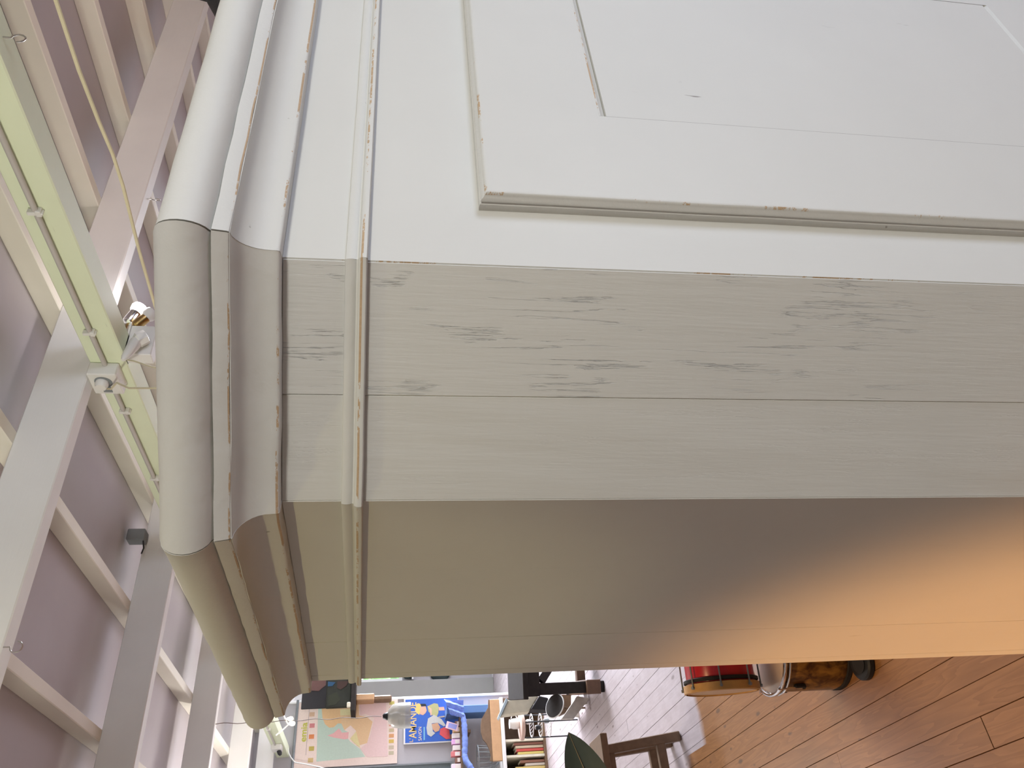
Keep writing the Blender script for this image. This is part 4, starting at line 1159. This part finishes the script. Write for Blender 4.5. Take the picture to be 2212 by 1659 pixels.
# ------------------------------------------------------------------ drums
tm = thing('tom_drum', 'tortoiseshell brown tom drum with chrome rim standing on the floor', 'drum', (0.83, 2.82, 0))
T = Matrix.Translation((0.835, 2.82, 0))
MB().lathe([(0.135, 0.02), (0.140, 0.035), (0.140, 0.265), (0.138, 0.27)], T, 40).build('shell', 'tortoise', tm, smooth=True)
MB().lathe([(0.136, 0.272), (0.142, 0.276), (0.130, 0.283), (0.01, 0.284)], T, 40).build('drum_head', 'skin', tm, smooth=True)
MB().tube([(0.835 + 0.150 * math.cos(a), 2.82 + 0.150 * math.sin(a), 0.282) for a in [2 * math.pi * k / 44 for k in range(44)]], 0.0075, 9, closed=True).build('rim', 'chrome', tm, smooth=True)
MB().tube([(0.835 + 0.150 * math.cos(a), 2.82 + 0.150 * math.sin(a), 0.262) for a in [2 * math.pi * k / 44 for k in range(44)]], 0.005, 8, closed=True).build('lower_rim', 'chrome', tm, smooth=True)
MB().lathe([(0.13, 0.0), (0.142, 0.005), (0.142, 0.02), (0.13, 0.024)], T, 40).build('foot_ring', 'dark_wood', tm, smooth=True)
for k in range(6):
    a = math.radians(200 + 60 * k)
    lg = MB().obox((0.835 + 0.148 * math.cos(a), 2.82 + 0.148 * math.sin(a), 0.205), Vector((math.cos(a), math.sin(a), 0)) * 0.008, Vector((-math.sin(a), math.cos(a), 0)) * 0.009, Vector((0, 0, 0.022))).build('lug', 'black', tm, bevel=0.003)
    MB().tube([(0.835 + 0.154 * math.cos(a), 2.82 + 0.154 * math.sin(a), 0.20), (0.835 + 0.154 * math.cos(a), 2.82 + 0.154 * math.sin(a), 0.296)], 0.004, 7).build('tension_rod', 'chrome', lg)
rd = thing('red_drum', 'red drum with a blond wooden hoop lying on the tom drum', 'drum', (0.86, 2.90, 0.29))
RM = Matrix.Translation((0.725, 2.92, 0.447)) @ Matrix.Rotation(math.radians(-9), 4, 'Z') @ Matrix.Rotation(math.radians(90), 4, 'Y')
MB().lathe([(0.128, 0.03), (0.130, 0.034), (0.130, 0.26), (0.128, 0.262)], RM, 44).build('shell', 'red', rd, smooth=True)
MB().lathe([(0.138, -0.002), (0.144, 0.0), (0.144, 0.028), (0.138, 0.030), (0.131, 0.03), (0.131, -0.002)], RM, 44, cap=False).build('hoop', 'hoop', rd, smooth=True)
MB().lathe([(0.138, 0.034), (0.1415, 0.036), (0.1415, 0.046), (0.138, 0.048), (0.131, 0.048), (0.131, 0.034)], RM, 44, cap=False).build('dark_band', 'dark_wood', rd, smooth=True)
MB().lathe([(0.001, 0.004), (0.131, 0.003), (0.133, 0.008), (0.001, 0.009)], RM, 44).build('drum_head', 'skin', rd, smooth=True)
MB().lathe([(0.138, 0.235), (0.144, 0.237), (0.144, 0.265), (0.138, 0.268), (0.131, 0.268), (0.131, 0.235)], RM, 44, cap=False).build('hoop', 'hoop', rd, smooth=True)
for k in range(8):
    a = math.radians(22 + 45 * k)
    q = [RM @ Vector((0.147 * math.cos(a), 0.147 * math.sin(a), h)) for h in (0.012, 0.26)]
    MB().tube(q, 0.0032, 7).build('tension_rod', 'net', rd)
    MB().tube([RM @ Vector((r * math.cos(a), r * math.sin(a), 0.014)) for r in (0.143, 0.153)], 0.006, 7).build('hook_clamp', 'net', rd)
pp = thing('rubber_pad', 'flat black rubber pad on the floor in front of the tom drum', 'pad', (0.76, 2.62, 0))
T = Matrix.Translation((0.737, 2.635, 0.0))
MB().lathe([(0.057, 0.0), (0.062, 0.004), (0.062, 0.020), (0.056, 0.026)], T, 36).build('disc', 'black', pp, smooth=True)
MB().lathe([(0.035, 0.026), (0.038, 0.029), (0.01, 0.030)], T, 28).build('raised_centre', 'blackmat', pp, smooth=True)
